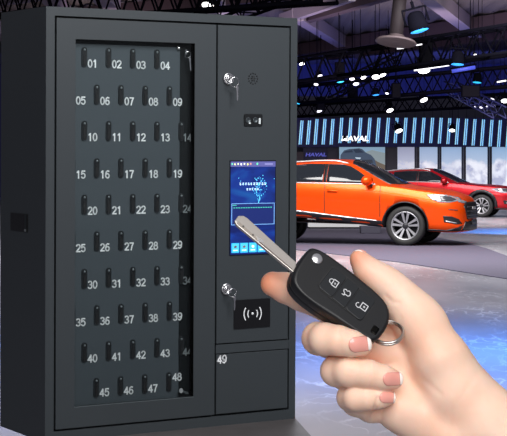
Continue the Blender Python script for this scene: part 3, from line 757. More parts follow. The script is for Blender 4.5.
# locks with key bunches
def lock(parent, px, py):
    x, z = fr(px, py)
    MB().lathe([(6.2 * SP, 0), (6.4 * SP, .003), (5.6 * SP, .006), (4.4 * SP, .0065), (4.2 * SP, .0045), (2.6 * SP, .0045), (2.4 * SP, .008), (.3 * SP, .008)], (x, 0, z), (0, -1, 0), M_chrome, 28).build('lock', parent)
    return x, z
def keybunch(x, z, y, label, sc=1.0, tiltx=0.0, ringr=5.2, ln=13):
    root = empty('key_bunch', M=MC @ Matrix.Translation((x, y, z))); tag(root, label, 'keys', 'keys hanging on the cabinet')
    S = SP * sc
    # key in the cylinder: bow edge-on
    MB().prism([(-.8 * S, -3.2 * S), (.8 * S, -3.2 * S), (1.1 * S, 3.0 * S), (-1.1 * S, 3.0 * S)], to3, 0, -7 * S, M_chrome).build('key_bow', root)
    # ring
    pts = []
    for i in range(28):
        a = 2 * math.pi * i / 28; pts.append((2.6 * S + ringr * S * math.cos(a), -6.2 * S - 1.3 * S * math.sin(a), -3.6 * S + ringr * S * math.sin(a)))
    MB().tube(pts, .42 * S, M_chrome, 7, closed=True).build('ring', root)
    # hanging key
    kx, kz = 3.8 * S + 1.2 * S, -8.0 * S
    m = MB()
    tt = tiltx
    def f3(a, b_, h): return Vector((kx + a * math.cos(tt) - b_ * math.sin(tt), h, kz + a * math.sin(tt) + b_ * math.cos(tt)))
    m.prism([(-1.0 * S, 1 * S), (.7 * S, 1.4 * S), (1.5 * S, -1.4 * S), (1.0 * S, -4.4 * S), (-1.0 * S, -4.6 * S), (-1.5 * S, -1.6 * S)], f3, -6 * S, -7.2 * S, M_chrome)
    m.build('spare_key_bow', root)
    m = MB(); m.prism([(-.8 * S, -4.4 * S), (.8 * S, -4.4 * S), (.7 * S, -6.5 * S), (1.1 * S, -7.3 * S), (.6 * S, -8.2 * S), (1.0 * S, -9.2 * S), (.5 * S, -(ln - 1) * S), (-.3 * S, -ln * S), (-.9 * S, -(ln - 1) * S)], f3, -6.3 * S, -7.0 * S, M_chrome)
    m.build('spare_key_blade', root)
    return root
x, z = lock(cd, 228.0, 78.8); keybunch(x, z, -.008, 'steel keys hanging in the upper lock of the control door beside the speaker holes', 1.0, .06, 4.9, 15)
x, z = lock(cd, 226.0, 289.0); keybunch(x, z, -.008, 'steel keys hanging in the lower lock, left of the card reader', .95, 0.0, 4.6, 15)
xx, zz = fr(179.8, 48.3, REC); 
lk = MB().lathe([(2.2 * SP, 0), (2.2 * SP, .005), (1.4 * SP, .007), (.2 * SP, .007)], (xx, REC + .008, zz), (0, -1, 0), M_chrome, 16).build('inner_latch', cab)
xx, zz = fr(185, 52, REC); keybunch(xx, zz, REC + .006, 'steel keys behind the glass in the dark upper right corner of the glass door', .78, .10, 4.2, 17)
xx, zz = fr(180.5, 390.5, REC); kb = empty('spare_latch_key', M=MC @ Matrix.Translation((xx, REC - .002, zz))); tag(kb, 'small bright key lying behind the glass just below number 48', 'key')
m = MB(); m.prism([(2.2 * SP * math.cos(t), 2.6 * SP * math.sin(t)) for t in [q * math.pi / 6 for q in range(12)]], to3, 0, -.002, mat('bright_nickel', (.9, .9, .9), .25, .6)); m.build('key_head', kb)
m = MB(); m.prism([(1.5 * SP, .6 * SP), (8 * SP, -2.0 * SP), (9 * SP, -4.2 * SP), (6 * SP, -4.0 * SP), (1.2 * SP, -1.2 * SP)], to3, 0, -.0016, mat('dull_nickel', srgb('6a7072'), .4, .6)); m.build('key_shank', kb)

# plinth under the cabinet
def base_pt(px, py, z=0.0):
    a, d = loc_ray(px, py); t = (z - a.z) / d.z; q = a + d * t; return q
pA = Vector((W, 0, 0)); pB = base_pt(330, 457); pB.z = 0
n_p = [Vector((0.13, D, 0)), Vector((0.13, 0.0, 0)), Vector((0.05, pB.y, 0)), pB, pA + Vector((.001, 0, 0)), Vector((W + .001, D, 0))]
M_pl = mat('plinth_stone', srgb('55504f'), 0.42, noise=0.12, nscale=14)
top = [MC @ q for q in n_p]; thick = 0.05
bot = [Vector((q.x, q.y, 0.0)) for q in top]
m = MB(); n = len(top)
low = [q - Zc * thick for q in top]
m.add(top + low, [tuple(range(n - 1, -1, -1)), tuple(range(n, 2 * n))] + [(i, (i + 1) % n, (i + 1) % n + n, i + n) for i in range(n)], M_pl)
pl = empty('display_stand', (0, 0, 0)); tag(pl, 'dark stone-topped display stand carrying the key cabinet', 'stand')
m.build('stone_top', pl)
c_ = sum(low, Vector()) / n
ins = [c_ + (q - c_) * .97 for q in low]
m = MB(); m.add([Vector((q.x, q.y, q.z)) for q in ins] + [Vector((q.x, q.y, 0)) for q in ins], [tuple(range(n - 1, -1, -1)), tuple(range(n, 2 * n))] + [(i, (i + 1) % n, (i + 1) % n + n, i + n) for i in range(n)], mat('stand_body', srgb('2c2a2c'), .6))
m.build('stand_body', pl)

# ================================================================== CARS
def pchip(xs, ys, x):
    xs = np.asarray(xs, float); ys = np.asarray(ys, float); h = np.diff(xs); dl = np.diff(ys) / h
    m = np.zeros_like(ys); m[0] = dl[0]; m[-1] = dl[-1]
    for i in range(1, len(xs) - 1):
        if dl[i - 1] * dl[i] > 0:
            w1 = 2 * h[i] + h[i - 1]; w2 = h[i] + 2 * h[i - 1]; m[i] = (w1 + w2) / (w1 / dl[i - 1] + w2 / dl[i])
    i = np.clip(np.searchsorted(xs, x) - 1, 0, len(xs) - 2); t = (x - xs[i]) / h[i]
    return (2 * t**3 - 3 * t**2 + 1) * ys[i] + (t**3 - 2 * t**2 + t) * h[i] * m[i] + (-2 * t**3 + 3 * t**2) * ys[i + 1] + (t**3 - t**2) * h[i] * m[i + 1]

#      x     w    zb    zs    ws    zr    wr    zt
ST = [(-3.62, .58, .50, .92, .56, 1.02, .42, 1.04),
      (-3.56, .74, .42, .98, .72, 1.12, .54, 1.15),
      (-3.40, .86, .46, 1.06, .83, 1.30, .60, 1.34),
      (-3.10, .915, .48, 1.14, .87, 1.46, .62, 1.51),
      (-2.70, .93, .50, 1.185, .89, 1.555, .63, 1.60),
      (-2.20, .93, .52, 1.215, .895, 1.60, .63, 1.66),
      (-1.65, .93, .47, 1.20, .895, 1.62, .63, 1.685),
      (-1.25, .93, .435, 1.19, .895, 1.60, .62, 1.675),
      (-1.00, .93, .41, 1.18, .892, 1.52, .62, 1.62),
      (-0.75, .93, .385, 1.17, .89, 1.385, .66, 1.515),
      (-0.50, .93, .35, 1.155, .885, 1.245, .71, 1.385),
      (-0.30, .93, .31, 1.14, .88, 1.165, .74, 1.27),
      (-0.08, .93, .27, 1.115, .875, 1.135, .75, 1.175),
      (0.20, .93, .27, 1.07, .87, 1.095, .74, 1.13),
      (0.50, .925, .27, 1.03, .855, 1.065, .72, 1.105),
      (0.72, .90, .26, .985, .82, 1.025, .68, 1.065),
      (0.88, .85, .255, .945, .76, .98, .62, 1.02),
      (1.00, .77, .26, .895, .68, .935, .56, .97),
      (1.08, .67, .27, .83, .58, .885, .48, .915),
      (1.13, .52, .29, .75, .44, .81, .36, .84),
      (1.155, .36, .33, .66, .30, .70, .24, .72)]
ST = np.array(ST)
WARP = None
def wpx(x):
    return x if WARP is None else float(np.interp(x, WARP[0], WARP[1]))
def section(x, zs_=1.0, n1=16, n2=12):
    w_, zb, zs, ws, zr, wr, zt = [float(pchip(ST[:, 0], ST[:, i], x)) for i in range(1, 8)]
    pts = [(0, zb), (w_ * .55, zb), (w_ * .86, zb + .005), (w_ * .955, zb + .05), (w_ * .985, zb + .16),
           (w_ * .975, zb + (zs - zb) * .38), (w_, zb + (zs - zb) * .60), (w_ * .995, zb + (zs - zb) * .82), (ws, zs - .015), (ws - .012, zs + .012)]
    # greenhouse / hood edge
    hgt = zr - zs
    for t in (.2, .4, .6, .8, 1.0):
        yy = (ws - .015) + (wr - ws + .015) * (t ** 1.15); pts.append((yy, zs + .012 + (hgt - .012) * (t ** .9)))
    for t in (.12, .25, .4, .55, .7, .85, 1.0):
        yy = wr * (1 - t); pts.append((yy, zr + (zt - zr) * math.sin(t * math.pi / 2) ** .8))
    return [(y, z * zs_) for y, z in pts]
def car_body_bm(zsc):
    xs = []
    for a, b_ in zip(ST[:-1, 0], ST[1:, 0]):
        n = max(2, int((b_ - a) / .05)); xs += [a + (b_ - a) * i / n for i in range(n)]
    xs.append(ST[-1, 0])
    bm = bmesh.new(); rings = []
    for x in xs:
        s = section(x, zsc); full = [(y, z) for y, z in s] + [(-y, z) for y, z in s[-2:0:-1]]
        rings.append([bm.verts.new((wpx(x), y, z)) for y, z in full])
    n = len(rings[0])
    for a, b_ in zip(rings[:-1], rings[1:]):
        for i in range(n): bm.faces.new((a[i], a[(i + 1) % n], b_[(i + 1) % n], b_[i]))
    bm.faces.new(rings[0]); bm.faces.new(rings[-1][::-1])
    bmesh.ops.recalc_face_normals(bm, faces=bm.faces)
    return bm
def cyl_bm(cx, cz, r, y0, y1, n=48):
    bm = bmesh.new(); A = [bm.verts.new((cx + r * math.cos(2 * math.pi * i / n), y0, cz + r * math.sin(2 * math.pi * i / n))) for i in range(n)]
    B = [bm.verts.new((v.co.x, y1, v.co.z)) for v in A]
    for i in range(n): bm.faces.new((A[i], A[(i + 1) % n], B[(i + 1) % n], B[i]))
    bm.faces.new(A[::-1]); bm.faces.new(B); bmesh.ops.recalc_face_normals(bm, faces=bm.faces); return bm
def bm_obj(bm, name, mats, smooth=True):
    me = bpy.data.meshes.new(name); bm.to_mesh(me); bm.free()
    for f in me.polygons: f.use_smooth = smooth
    for m_ in mats: me.materials.append(m_)
    o = bpy.data.objects.new(name, me); COL.objects.link(o); return o

def projected(bvh, poly, axis, sgn, off, thick, step=.05):
    """sheet shaped by polygon poly (2D), pushed along an axis onto the body; axis 'y': poly (x,z); 'z': poly (x,y); 'x': poly (y,z)"""
    bm = bmesh.new(); vs_ = [bm.verts.new((a, b_, 0)) for a, b_ in poly]; bm.faces.new(vs_)
    a0 = min(p[0] for p in poly); a1 = max(p[0] for p in poly); b0 = min(p[1] for p in poly); b1 = max(p[1] for p in poly)
    for lo, hi, nrm in ((a0, a1, Vector((1, 0, 0))), (b0, b1, Vector((0, 1, 0)))):
        t = lo + step
        while t < hi - 1e-4:
            bmesh.ops.bisect_plane(bm, geom=bm.verts[:] + bm.edges[:] + bm.faces[:], plane_co=nrm * t, plane_no=nrm); t += step
    d = {'y': Vector((0, -sgn, 0)), 'z': Vector((0, 0, -1)), 'x': Vector((-sgn, 0, 0))}[axis]
    nor = {}; bad = []
    for v in bm.verts:
        a, b_ = v.co.x, v.co.y
        o = {'y': Vector((a, 3 * sgn, b_)), 'z': Vector((a, b_, 4)), 'x': Vector((4 * sgn, a, b_))}[axis]
        h, nn, _, _ = bvh.ray_cast(o, d)
        if h is None: bad.append(v); continue
        if nn.dot(d) > 0: nn = -nn
        v.co = h + nn * off; nor[v] = nn
    bmesh.ops.delete(bm, geom=bad, context='VERTS')
    V = []; Fs = []; bm.verts.index_update()
    vl = list(bm.verts); n = len(vl)
    for v in vl: V.append(v.co.copy())
    for v in vl: V.append(v.co - nor[v] * thick)
    for f in bm.faces:
        ix = [v.index for v in f.verts]; Fs.append(tuple(ix)); Fs.append(tuple(i + n for i in ix[::-1]))
    for e in bm.edges:
        if len(e.link_faces) == 1: a, b_ = e.verts[0].index, e.verts[1].index; Fs.append((a, b_, b_ + n, a + n))
    bm.free(); return V, Fs

def car(name, label, paint, origin, yaw, zsc=1.0, wheel_r=.385, rim_r=.275, cladding=False, warp=None):
    global WARP
    WARP = warp
    root = empty(name, origin); root.rotation_euler = (0, 0, yaw)
    tag(root, label, 'car')
    M_dark = mat('car_black_trim', (.012, .012, .014), .35)
    M_glass = mat('car_glass', (.008, .010, .014), .06, spec=.6, coat=.3)
    M_tyre = mat('tyre_rubber', srgb('1e1e1e'), .65)
    M_alu = mat('wheel_alloy', (.42, .42, .44), .35, .7)
    M_alud = mat('wheel_dark', (.03, .03, .035), .35, .4)
    M_lens = mat('headlight_lens', (.26, .28, .31), .08, .3, coat=.5)
    M_lensd = mat('headlight_dark', (.05, .05, .06), .1, .2, coat=.5)
    M_sil = mat('car_silver', (.75, .75, .76), .25, .7)
    WB = -2.86
    body = bm_obj(car_body_bm(zsc), 'body', [paint])
    cutters = []
    ra = wheel_r + .065
    for wx in (0, WB):
        for s_ in (1, -1):
            c = bm_obj(cyl_bm(wx, wheel_r + .01, ra, s_ * .52, s_ * 1.3), 'cutter', [M_dark]); cutters.append(c)
            md = body.modifiers.new('cut', 'BOOLEAN'); md.operation = 'DIFFERENCE'; md.object = c; md.solver = 'EXACT'; md.material_mode = 'TRANSFER'
    cuts_parent = cutters
    dg = bpy.context.evaluated_depsgraph_get(); dg.update()
    me = bpy.data.meshes.new_from_object(body.evaluated_get(dg)); 
    body.modifiers.clear(); body.data = me; body.parent = root
    for c in cutters: bpy.data.objects.remove(c)
    me.polygons.foreach_set('use_smooth', [True] * len(me.polygons))
    bmx = car_body_bm(zsc); bvh = BVHTree.FromBMesh(bmx); bmx.free()
    def patch(nm, poly, axis, sgn, material, off=.006, thick=.012, parent=root, step=.06, extra=None):
        if axis != 'x': poly = [(wpx(x), q) for x, q in poly]
        V, Fs = projected(bvh, poly, axis, sgn, off, thick, step)
        m = MB(); m.add(V, Fs, material, True)
        o = m.build(nm, parent); return o
    Z = lambda pl: [(x, z * zsc) for x, z in pl]
    mir = lambda pl: [(x, -z) for x, z in pl]
    for s_ in (-1, 1):
        patch('rear_quarter_window', Z([(-3.05, 1.245), (-2.62, 1.235), (-2.60, 1.52), (-2.75, 1.50), (-2.95, 1.40)]), 'y', s_, M_glass)
        patch('rear_door_window', Z([(-2.53, 1.235), (-1.66, 1.225), (-1.66, 1.585), (-2.0, 1.59), (-2.5, 1.545)]), 'y', s_, M_glass)
        patch('front_door_window', Z([(-1.585, 1.225), (-.62, 1.20), (-.78, 1.31), (-.98, 1.445), (-1.15, 1.54), (-1.30, 1.575), (-1.585, 1.583)]), 'y', s_, M_glass)
        patch('door_pillar_trim', Z([(-1.655, 1.225), (-1.59, 1.225), (-1.59, 1.585), (-1.655, 1.585)]), 'y', s_, M_dark, .008)
        patch('belt_moulding', Z([(-3.08, 1.222), (-.60, 1.180), (-.60, 1.196), (-3.08, 1.242)]), 'y', s_, M_sil, .010)
        patch('sill_cladding', Z([(-2.26, .53), (-1.25, .445), (-.47, .36), (-.46, .48), (-1.25, .56), (-2.28, .68)]), 'y', s_, M_dark, .010, .02)
        patch('sill_strip', Z([(-2.22, .655), (-1.25, .545), (-.55, .475), (-.55, .49), (-1.25, .568), (-2.22, .68)]), 'y', s_, M_sil, .014, .01)
        for sx in (-.50, -1.62, -2.50):
            patch('door_seam', Z([(sx - .006, .56), (sx + .006, .56), (sx + .016, 1.19), (sx + .004, 1.19)]), 'y', s_, M_dark, .002, .004)
        for sx in (-1.55, -2.48):
            patch('door_handle', Z([(sx, 1.045), (sx + .2, 1.035), (sx + .2, 1.07), (sx, 1.08)]), 'y', s_, paint, .03, .02)
        # wheel arch trim
        for wx in (0, WB):
            n = 28; zc = wheel_r + .01; r0, r1 = ra - .012, ra + (.085 if cladding else .012)
            a0 = math.radians(-14); a1 = math.radians(194)
            m = MB()
            for i in range(n):
                b0 = a0 + (a1 - a0) * i / n; b1 = a0 + (a1 - a0) * (i + 1) / n
                pl = [(wx + r0 * math.cos(b0), zc + r0 * math.sin(b0)), (wx + r1 * math.cos(b0), zc + r1 * math.sin(b0)), (wx + r1 * math.cos(b1), zc + r1 * math.sin(b1)), (wx + r0 * math.cos(b1), zc + r0 * math.sin(b1))]
                outer = outer + [pl[1]] if i else [pl[1]]; inner = inner + [pl[0]] if i else [pl[0]]
                if i == n - 1: outer.append(pl[2]); inner.append(pl[3])
            V, Fs = projected(bvh, outer + inner[::-1], 'y', s_, .012, .03, .12); m.add(V, Fs, M_dark, True)
            m.build('wheel_arch_trim', root)
        # headlight wraps round the corner: one sheet from the side and one from the front
        hl = patch('headlight', Z([(.42, .985), (.56, 1.0), (.80, .985), (.99, .935), (1.04, .90), (.98, .865), (.86, .835), (.68, .84), (.52, .90)]), 'y', s_, M_lens, .008, .012, step=.03)
        V, Fs = projected(bvh, Z([(.66, .965), (.84, .955), (.97, .90), (.90, .86), (.70, .865)]), 'y', s_, .013, .006, .03)
        MB().add(V, Fs, M_lensd, True).build('lamp_reflector', hl)
        V, Fs = projected(bvh, Z([(.52, .965), (.62, .98), (.66, .91), (.58, .915)]), 'y', s_, .014, .006, .03)
        MB().add(V, Fs, mat('lamp_glass_bright', (.95, .95, .95), .1, emit=(.9, .93, 1), es=.5), True).build('daytime_light', hl)
        patch('headlight_inner', Z([(s_ * .70, .845), (s_ * .42, .80), (s_ * .42, .855), (s_ * .70, .90)]), 'x', 1, M_lens, .008, .012, step=.03)
        patch('reflector_slit', Z([(.84, .70), (1.0, .685), (1.01, .70), (.85, .715)]), 'y', s_, M_lensd, .006, .01, step=.03)
        fg = patch('fog_light_recess', Z([(.74, .585), (.90, .575), (1.02, .52), (1.07, .43), (.98, .42), (.84, .45), (.76, .46)]), 'y', s_, M_dark, .006, .01, step=.03)
        V, Fs = projected(bvh, Z([(.78, .475), (.98, .435), (.99, .45), (.79, .495)]), 'y', s_, .012, .008, .03)
        MB().add(V, Fs, M_sil, True).build('fog_light_blade', fg)
        # mirror
        m = MB(); 
        prof = [(.0, .0), (.04, .075), (.12, .10), (.20, .095), (.26, .06), (.28, .0)]
        m.lathe([(max(r, .003), h) for h, r in prof], (wpx(-.66), s_ * .92, 1.26 * zsc), (-.45, s_, .0), paint, 16)
        mo = m.build('wing_mirror', root)
        MB().tube([(wpx(-.66), s_ * .86, 1.16 * zsc), (wpx(-.67), s_ * .93, 1.16 * zsc), (wpx(-.72), s_ * 1.0, 1.2 * zsc)], .028, M_dark, 8).build('mirror_arm', mo)
        # roof rail
        pts = []
        for i in range(24):
            x = -3.05 + 1.85 * i / 23; s = section(x, zsc); y, z = s[14]
            lift = .035 * min(1, min(i, 23 - i) / 3); pts.append((wpx(x), s_ * (y - .02), z + lift))
        MB().tube(pts, .016, M_sil, 8).build('roof_rail', root)
        patch('tail_light', Z([(-3.55, 1.02), (-3.2, 1.06), (-3.2, .95), (-3.55, .90)]), 'y', s_, mat('tail_red', (.25, .01, .01), .15), .006, .01, step=.05)
    # windshield, projected from above
    patch('windscreen', [(-1.13, .56), (-.72, .64), (-.34, .70), (-.20, .55), (-.13, .25), (-.13, -.25), (-.20, -.55), (-.34, -.70), (-.72, -.64), (-1.13, -.56), (-1.19, -.25), (-1.19, .25)], 'z', 1, M_glass, .006)
    patch('rear_window', [(-3.12, .56), (-3.12, -.56), (-3.40, -.52), (-3.40, .52)], 'z', 1, M_glass, .006)
    patch('bonnet_seam', [(-.05, .70), (.75, .60), (.75, .592), (-.05, .692)], 'z', 1, M_dark, .002, .003)
    patch('bonnet_seam', [(-.05, -.70), (.75, -.60), (.75, -.592), (-.05, -.692)], 'z', 1, M_dark, .002, .003)
    g_ = patch('grille', Z([(-.50, .52), (.50, .52), (.60, .76), (.50, .84), (-.50, .84), (-.60, .76)]), 'x', 1, M_dark, .018, .03, step=.04)
    for q in (.58, .66, .74):
        V, Fs = projected(bvh, Z([(-.5, q), (.5, q), (.5, q + .015), (-.5, q + .015)]), 'x', 1, .026, .008, .05)
        MB().add(V, Fs, mat('grille_bar', (.12, .12, .13), .3, .6), True).build('grille_bar', g_)
    V, Fs = projected(bvh, Z([(-.16, .70), (.16, .70), (.16, .745), (-.16, .745)]), 'x', 1, .032, .01, .05)
    MB().add(V, Fs, M_sil, True).build('front_badge', g_)
    # front and rear lower bumper
    m = MB()
    for s_ in (-1, 1):
        V, Fs = projected(bvh, Z([(.44, .255), (.80, .245), (1.02, .25), (1.08, .40), (1.00, .36), (.80, .31), (.44, .33)]), 'y', s_, .012, .02, .05); m.add(V, Fs, M_dark, True)
    V, Fs = projected(bvh, Z([(-.66, .30), (.66, .30), (.58, .47), (-.58, .47)]), 'x', 1, .016, .03, .05); m.add(V, Fs, M_dark, True)
    m.build('lower_bumper', root)
    V, Fs = projected(bvh, Z([(-.7, .36), (.7, .36), (.7, .52), (-.7, .52)]), 'x', -1, .01, .02, .05)
    MB().add(V, Fs, M_dark, True).build('rear_bumper', root)
    V, Fs = projected(bvh, Z([(-.24, .40), (.24, .40), (.24, .50), (-.24, .50)]), 'x', 1, .035, .01, .05)
    MB().add(V, Fs, mat('plate_dark', srgb('35373c'), .4), True).build('number_plate', root)
    # wheels
    for wx in (0, WB):
        for s_ in (-1, 1):
            we = empty('wheel', (wx, s_ * .80, wheel_r)); we.parent = root
            R_ = wheel_r; a = Vector((0, s_, 0))
            MB().lathe([(rim_r, -.11), (R_ - .03, -.115), (R_ - .005, -.085), (R_, -.04), (R_, .04), (R_ - .005, .085), (R_ - .03, .112), (rim_r + .01, .112), (rim_r - .005, .095), (rim_r - .02, -.1)], (0, 0, 0), a, M_tyre, 56, True, False).build('tyre', we)
            m = MB(); m.lathe([(rim_r, .085), (rim_r + .006, .108), (rim_r - .012, .112), (rim_r - .03, .07), (rim_r - .035, -.08)], (0, 0, 0), a, M_alu, 56, True, False)
            m.lathe([(rim_r - .034, -.02), (.02, -.02)], (0, 0, 0), a, M_alud, 32)
            m.lathe([(.05, .03), (.055, .085), (.035, .095), (.002, .095)], (0, 0, 0), a, M_alud, 20)
            nsp = 5
            for q in range(nsp):
                for da in (-.17, .17):
                    an = 2 * math.pi * q / nsp + .3; 
                    i0 = an + da * 1.6; o0 = an + da * 1.35
                    p = [(.045, i0 - .30), (.045, i0 + .30), (rim_r - .02, o0 + .10), (rim_r - .02, o0 - .10)]
                    V = []
                    for hh in (.045, .088):
                        for j, (rr, t) in enumerate(p): V.append((rr * math.cos(t), s_ * (hh - (.02 if rr < .1 else -.012)), rr * math.sin(t)))
                    m.hexa(V, M_alu)
            m.build('alloy_rim', we)
    return root

def paint(name, col, fl):
    return mat(name, col, .33, .55, coat=.25, spec=.3)
P_or = paint('orange_paint', (1.0, .082, .0, 1), 0)
P_red = paint('red_paint', (.42, .006, .012, 1), 0)
def place(px, py_ground, yaw, lat):
    """axle point on the floor so that the near front wheel stands at the pixel"""
    g_ = G(px, py_ground); R_ = Matrix.Rotation(yaw, 3, 'Z'); return g_ - R_ @ Vector((0, lat, 0))
yaw = -math.radians(18)
car('sports_utility_car', 'shiny orange sport utility car parked beside the key cabinet, nearer of the two cars', P_or, place(405.5, 246.3, yaw, -.86) + Vector((0, 0, .012)), yaw, 1.0)
yaw2 = -math.radians(16)
car('sports_utility_car', 'red sport utility car with black wheel arches parked behind the orange car', P_red, place(481.5, 217.4, yaw2, -.86), yaw2, .93, .365, .25, True, ([-3.62, -2.72, -1.25, -.08, .5, 1.155], [-3.85, -3.05, -1.72, -.50, .42, 1.155]))

# ================================================================== FLIP KEY
PX = 1.0 / F     # one photo pixel at the hand's distance of one metre
def HP(x, y, d=0.0): return P(x, y, 1.0 - d * PX)
KC = HP(337, 290, 22)                      # middle of the key body
ang = math.radians(36.5); al = math.radians(31)
U_ = Vector((math.cos(ang), 0, -math.sin(ang)))           # along the key, to the lower right
V_ = Vector((-math.sin(ang), 0, -math.cos(ang)))          # across, to the lower left
Nn = Vector((0, -math.cos(al), 0)) - V_ * math.sin(al)    # face normal
Wk = (V_ * math.cos(al) + Vector((0, -math.sin(al), 0))).normalized()
Nn.normalize()
KM = Matrix((U_, Wk, Nn)).transposed().to_4x4(); KM.translation = KC
key = empty('car_key', M=KM); tag(key, 'black flip car key with three buttons held open in the hand', 'car key')
M_kp = mat('key_plastic', srgb('111215'), 0.42, spec=.4, noise=.05, nscale=1500, bump=.04)
M_kb = mat('key_button', srgb('15181c'), 0.38, spec=.4)
M_kw = mat('key_print', (.62, .63, .65), .5)
ca = math.cos(al)
TH = 23 * PX
def kf(u, v): # face outline in pixel units across -> key-local metres; v measured on the picture
    return (u * PX, (v / ca) * PX)
# outline (u, v) as measured on the face, shifted for the face's own offset
off_v = TH / 2 / PX * math.sin(al)   # the face sits this many px up (towards -v)
face = [(-47, -17), (-44, -20.5), (-36, -23), (-13, -24.2), (10, -23.6), (33, -22.2), (47, -19.5), (55, -14), (59.5, -6.5), (60.5, 2), (60, 11), (58, 16.5), (52, 19), (36, 20.5), (18, 21.6), (-4, 23), (-18, 23.2), (-30, 22.2), (-39, 19.5), (-44, 15), (-47, 6), (-47.6, -6)]
face = [kf(u, v + off_v) for u, v in face]
def smooth_poly(p, it=2):
    for _ in range(it):
        q = []
        for i in range(len(p)):
            a = p[i]; b_ = p[(i + 1) % len(p)]
            q += [(a[0] * .75 + b_[0] * .25, a[1] * .75 + b_[1] * .25), (a[0] * .25 + b_[0] * .75, a[1] * .25 + b_[1] * .75)]
        p = q
    return p
fo = smooth_poly(face, 1)
cxk = sum(p[0] for p in fo) / len(fo); cyk = sum(p[1] for p in fo) / len(fo)
def ring_sc(p, s_, z): 
    out = []
    for i, (a, b_) in enumerate(p):
        # inset towards the centre
        d = Vector((cxk - a, cyk - b_)); d.normalize(); out.append((a + d.x * s_, b_ + d.y * s_, z))
    return out
m = MB(); levels = [(3.2, -11.5), (1.0, -10.6), (0.1, -8.6), (0, -2), (0.25, -.3), (0.7, 0), (0.25, .3), (0, 3), (0.1, 8.2), (.8, 10.2), (2.2, 11.2), (3.8, 11.5)]
V = []; n = len(fo)
for s_, z in levels: V += ring_sc(fo, s_ * PX, z * PX)
Fs = [tuple(range(n))[::-1], tuple((len(levels) - 1) * n + i for i in range(n))]
for l in range(len(levels) - 1):
    for i in range(n): Fs.append((l * n + i, l * n + (i + 1) % n, (l + 1) * n + (i + 1) % n, (l + 1) * n + i))
m.add(V, Fs, M_kp, True); kb_ = m.build('key_body', key)
kb_.data.polygons[0].use_smooth = False; kb_.data.polygons[1].use_smooth = False
# boolean hole for the ring at the far end
hu, hv = kf(52.0, 9.0 + off_v)
hb = bmesh.new()
pl = rrect(hu - 4.0 * PX, hv - 4.6 * PX, hu + 3.0 * PX, hv + 4.6 * PX, 1.8 * PX, 5)
A_ = [hb.verts.new((a, b_, -.03)) for a, b_ in pl]; B_ = [hb.verts.new((a, b_, .03)) for a, b_ in pl]
for i in range(len(pl)): hb.faces.new((A_[i], A_[(i + 1) % len(pl)], B_[(i + 1) % len(pl)], B_[i]))
hb.faces.new(A_[::-1]); hb.faces.new(B_); bmesh.ops.recalc_face_normals(hb, faces=hb.faces)
hc = bm_obj(hb, 'cutter', [M_kp], False); hc.matrix_world = KM
kb_.matrix_parent_inverse = Matrix()
md = kb_.modifiers.new('c', 'BOOLEAN'); md.operation = 'DIFFERENCE'; md.object = hc; md.solver = 'EXACT'
dg = bpy.context.evaluated_depsgraph_get(); dg.update()
me = bpy.data.meshes.new_from_object(kb_.evaluated_get(dg)); kb_.modifiers.clear(); kb_.data = me; bpy.data.objects.remove(hc)
FZ = 11.5 * PX
k3 = lambda a, b_, h: Vector((a, b_, FZ + h))
# steel release button
du, dv = kf(-34.5, -13 + off_v)
MB().lathe([(5.6 * PX, 0), (5.5 * PX, .9 * PX), (4.9 * PX, 1.4 * PX), (.1 * PX, 1.9 * PX)], (du, dv, FZ), (0, 0, 1), mat('release_steel', (.75, .75, .76), .28, .9), 32).build('release_button', key)
# button pad
def kpix(x, y):
    """photo pixel on the key's face plane -> key-local"""
    o_ = KM.inverted() @ C0; q = KM.inverted() @ P(x, y, 1.0); d = q - o_; t = (FZ - o_.z) / d.z; return (o_.x + d.x * t, o_.y + d.y * t)
u0, v0 = kpix(317, 287); 
c_lock = kpix(333, 283); c_tr = kpix(346, 293.3); c_un = kpix(362, 306.5)
ax = (Vector(c_un) - Vector(c_lock)); axl = ax.length; ax.normalize(); ay = Vector((-ax.y, ax.x))
def kl(a, b_): q = Vector(c_tr) + ax * (a * PX) + ay * (b_ * PX); return (q.x, q.y)
pad_o = smooth_poly([kl(-27, -10), (kl(-27, -15)), kl(-20, -15.5), kl(24, -15), kl(29, -13), kl(29.5, 8), kl(26, 14), kl(18, 15), kl(-20, 16), kl(-26, 14), kl(-28, 8)], 1)
MB().prism(pad_o, k3, 0.0, .5 * PX, mat('pad_seam', (.004, .004, .005), .6)).build('pad_seam', key)
for (a0, a1) in ((-26, -8.6), (-7.8, 7.2), (8.0, 28)):
    pts = rrect(a0, -14, a1, 14.4, 3.4 if a0 != -7.8 else 1.2, 4); 
    MB().prism([kl(a, b_) for a, b_ in pts], k3, .4 * PX, 1.5 * PX, M_kb).build('button', key, .5 * PX, 2)
def kstroke(m, pts, wd=.62, closed=False, ctr=None, rot=0.0, sc=1.0):
    sc *= .82; wd *= .85
    q = []
    for a, b_ in pts:
        a, b_ = a * sc, b_ * sc
        a2 = a * math.cos(rot) - b_ * math.sin(rot); b2 = a * math.sin(rot) + b_ * math.cos(rot)
        q.append((ctr[0] + a2 * PX, ctr[1] + b2 * PX))
    N = len(q)
    for i in range(N if closed else N - 1):
        p0 = Vector(q[i]); p1 = Vector(q[(i + 1) % N]); d = (p1 - p0); 
        if d.length < 1e-9: continue
        d.normalize(); s_ = Vector((-d.y, d.x)) * wd * PX / 2; p0 = p0 - d * wd * PX * .3; p1 = p1 + d * wd * PX * .3
        m.prism([tuple(p0 + s_), tuple(p1 + s_), tuple(p1 - s_), tuple(p0 - s_)], k3, 1.5 * PX, 1.75 * PX, M_kw)
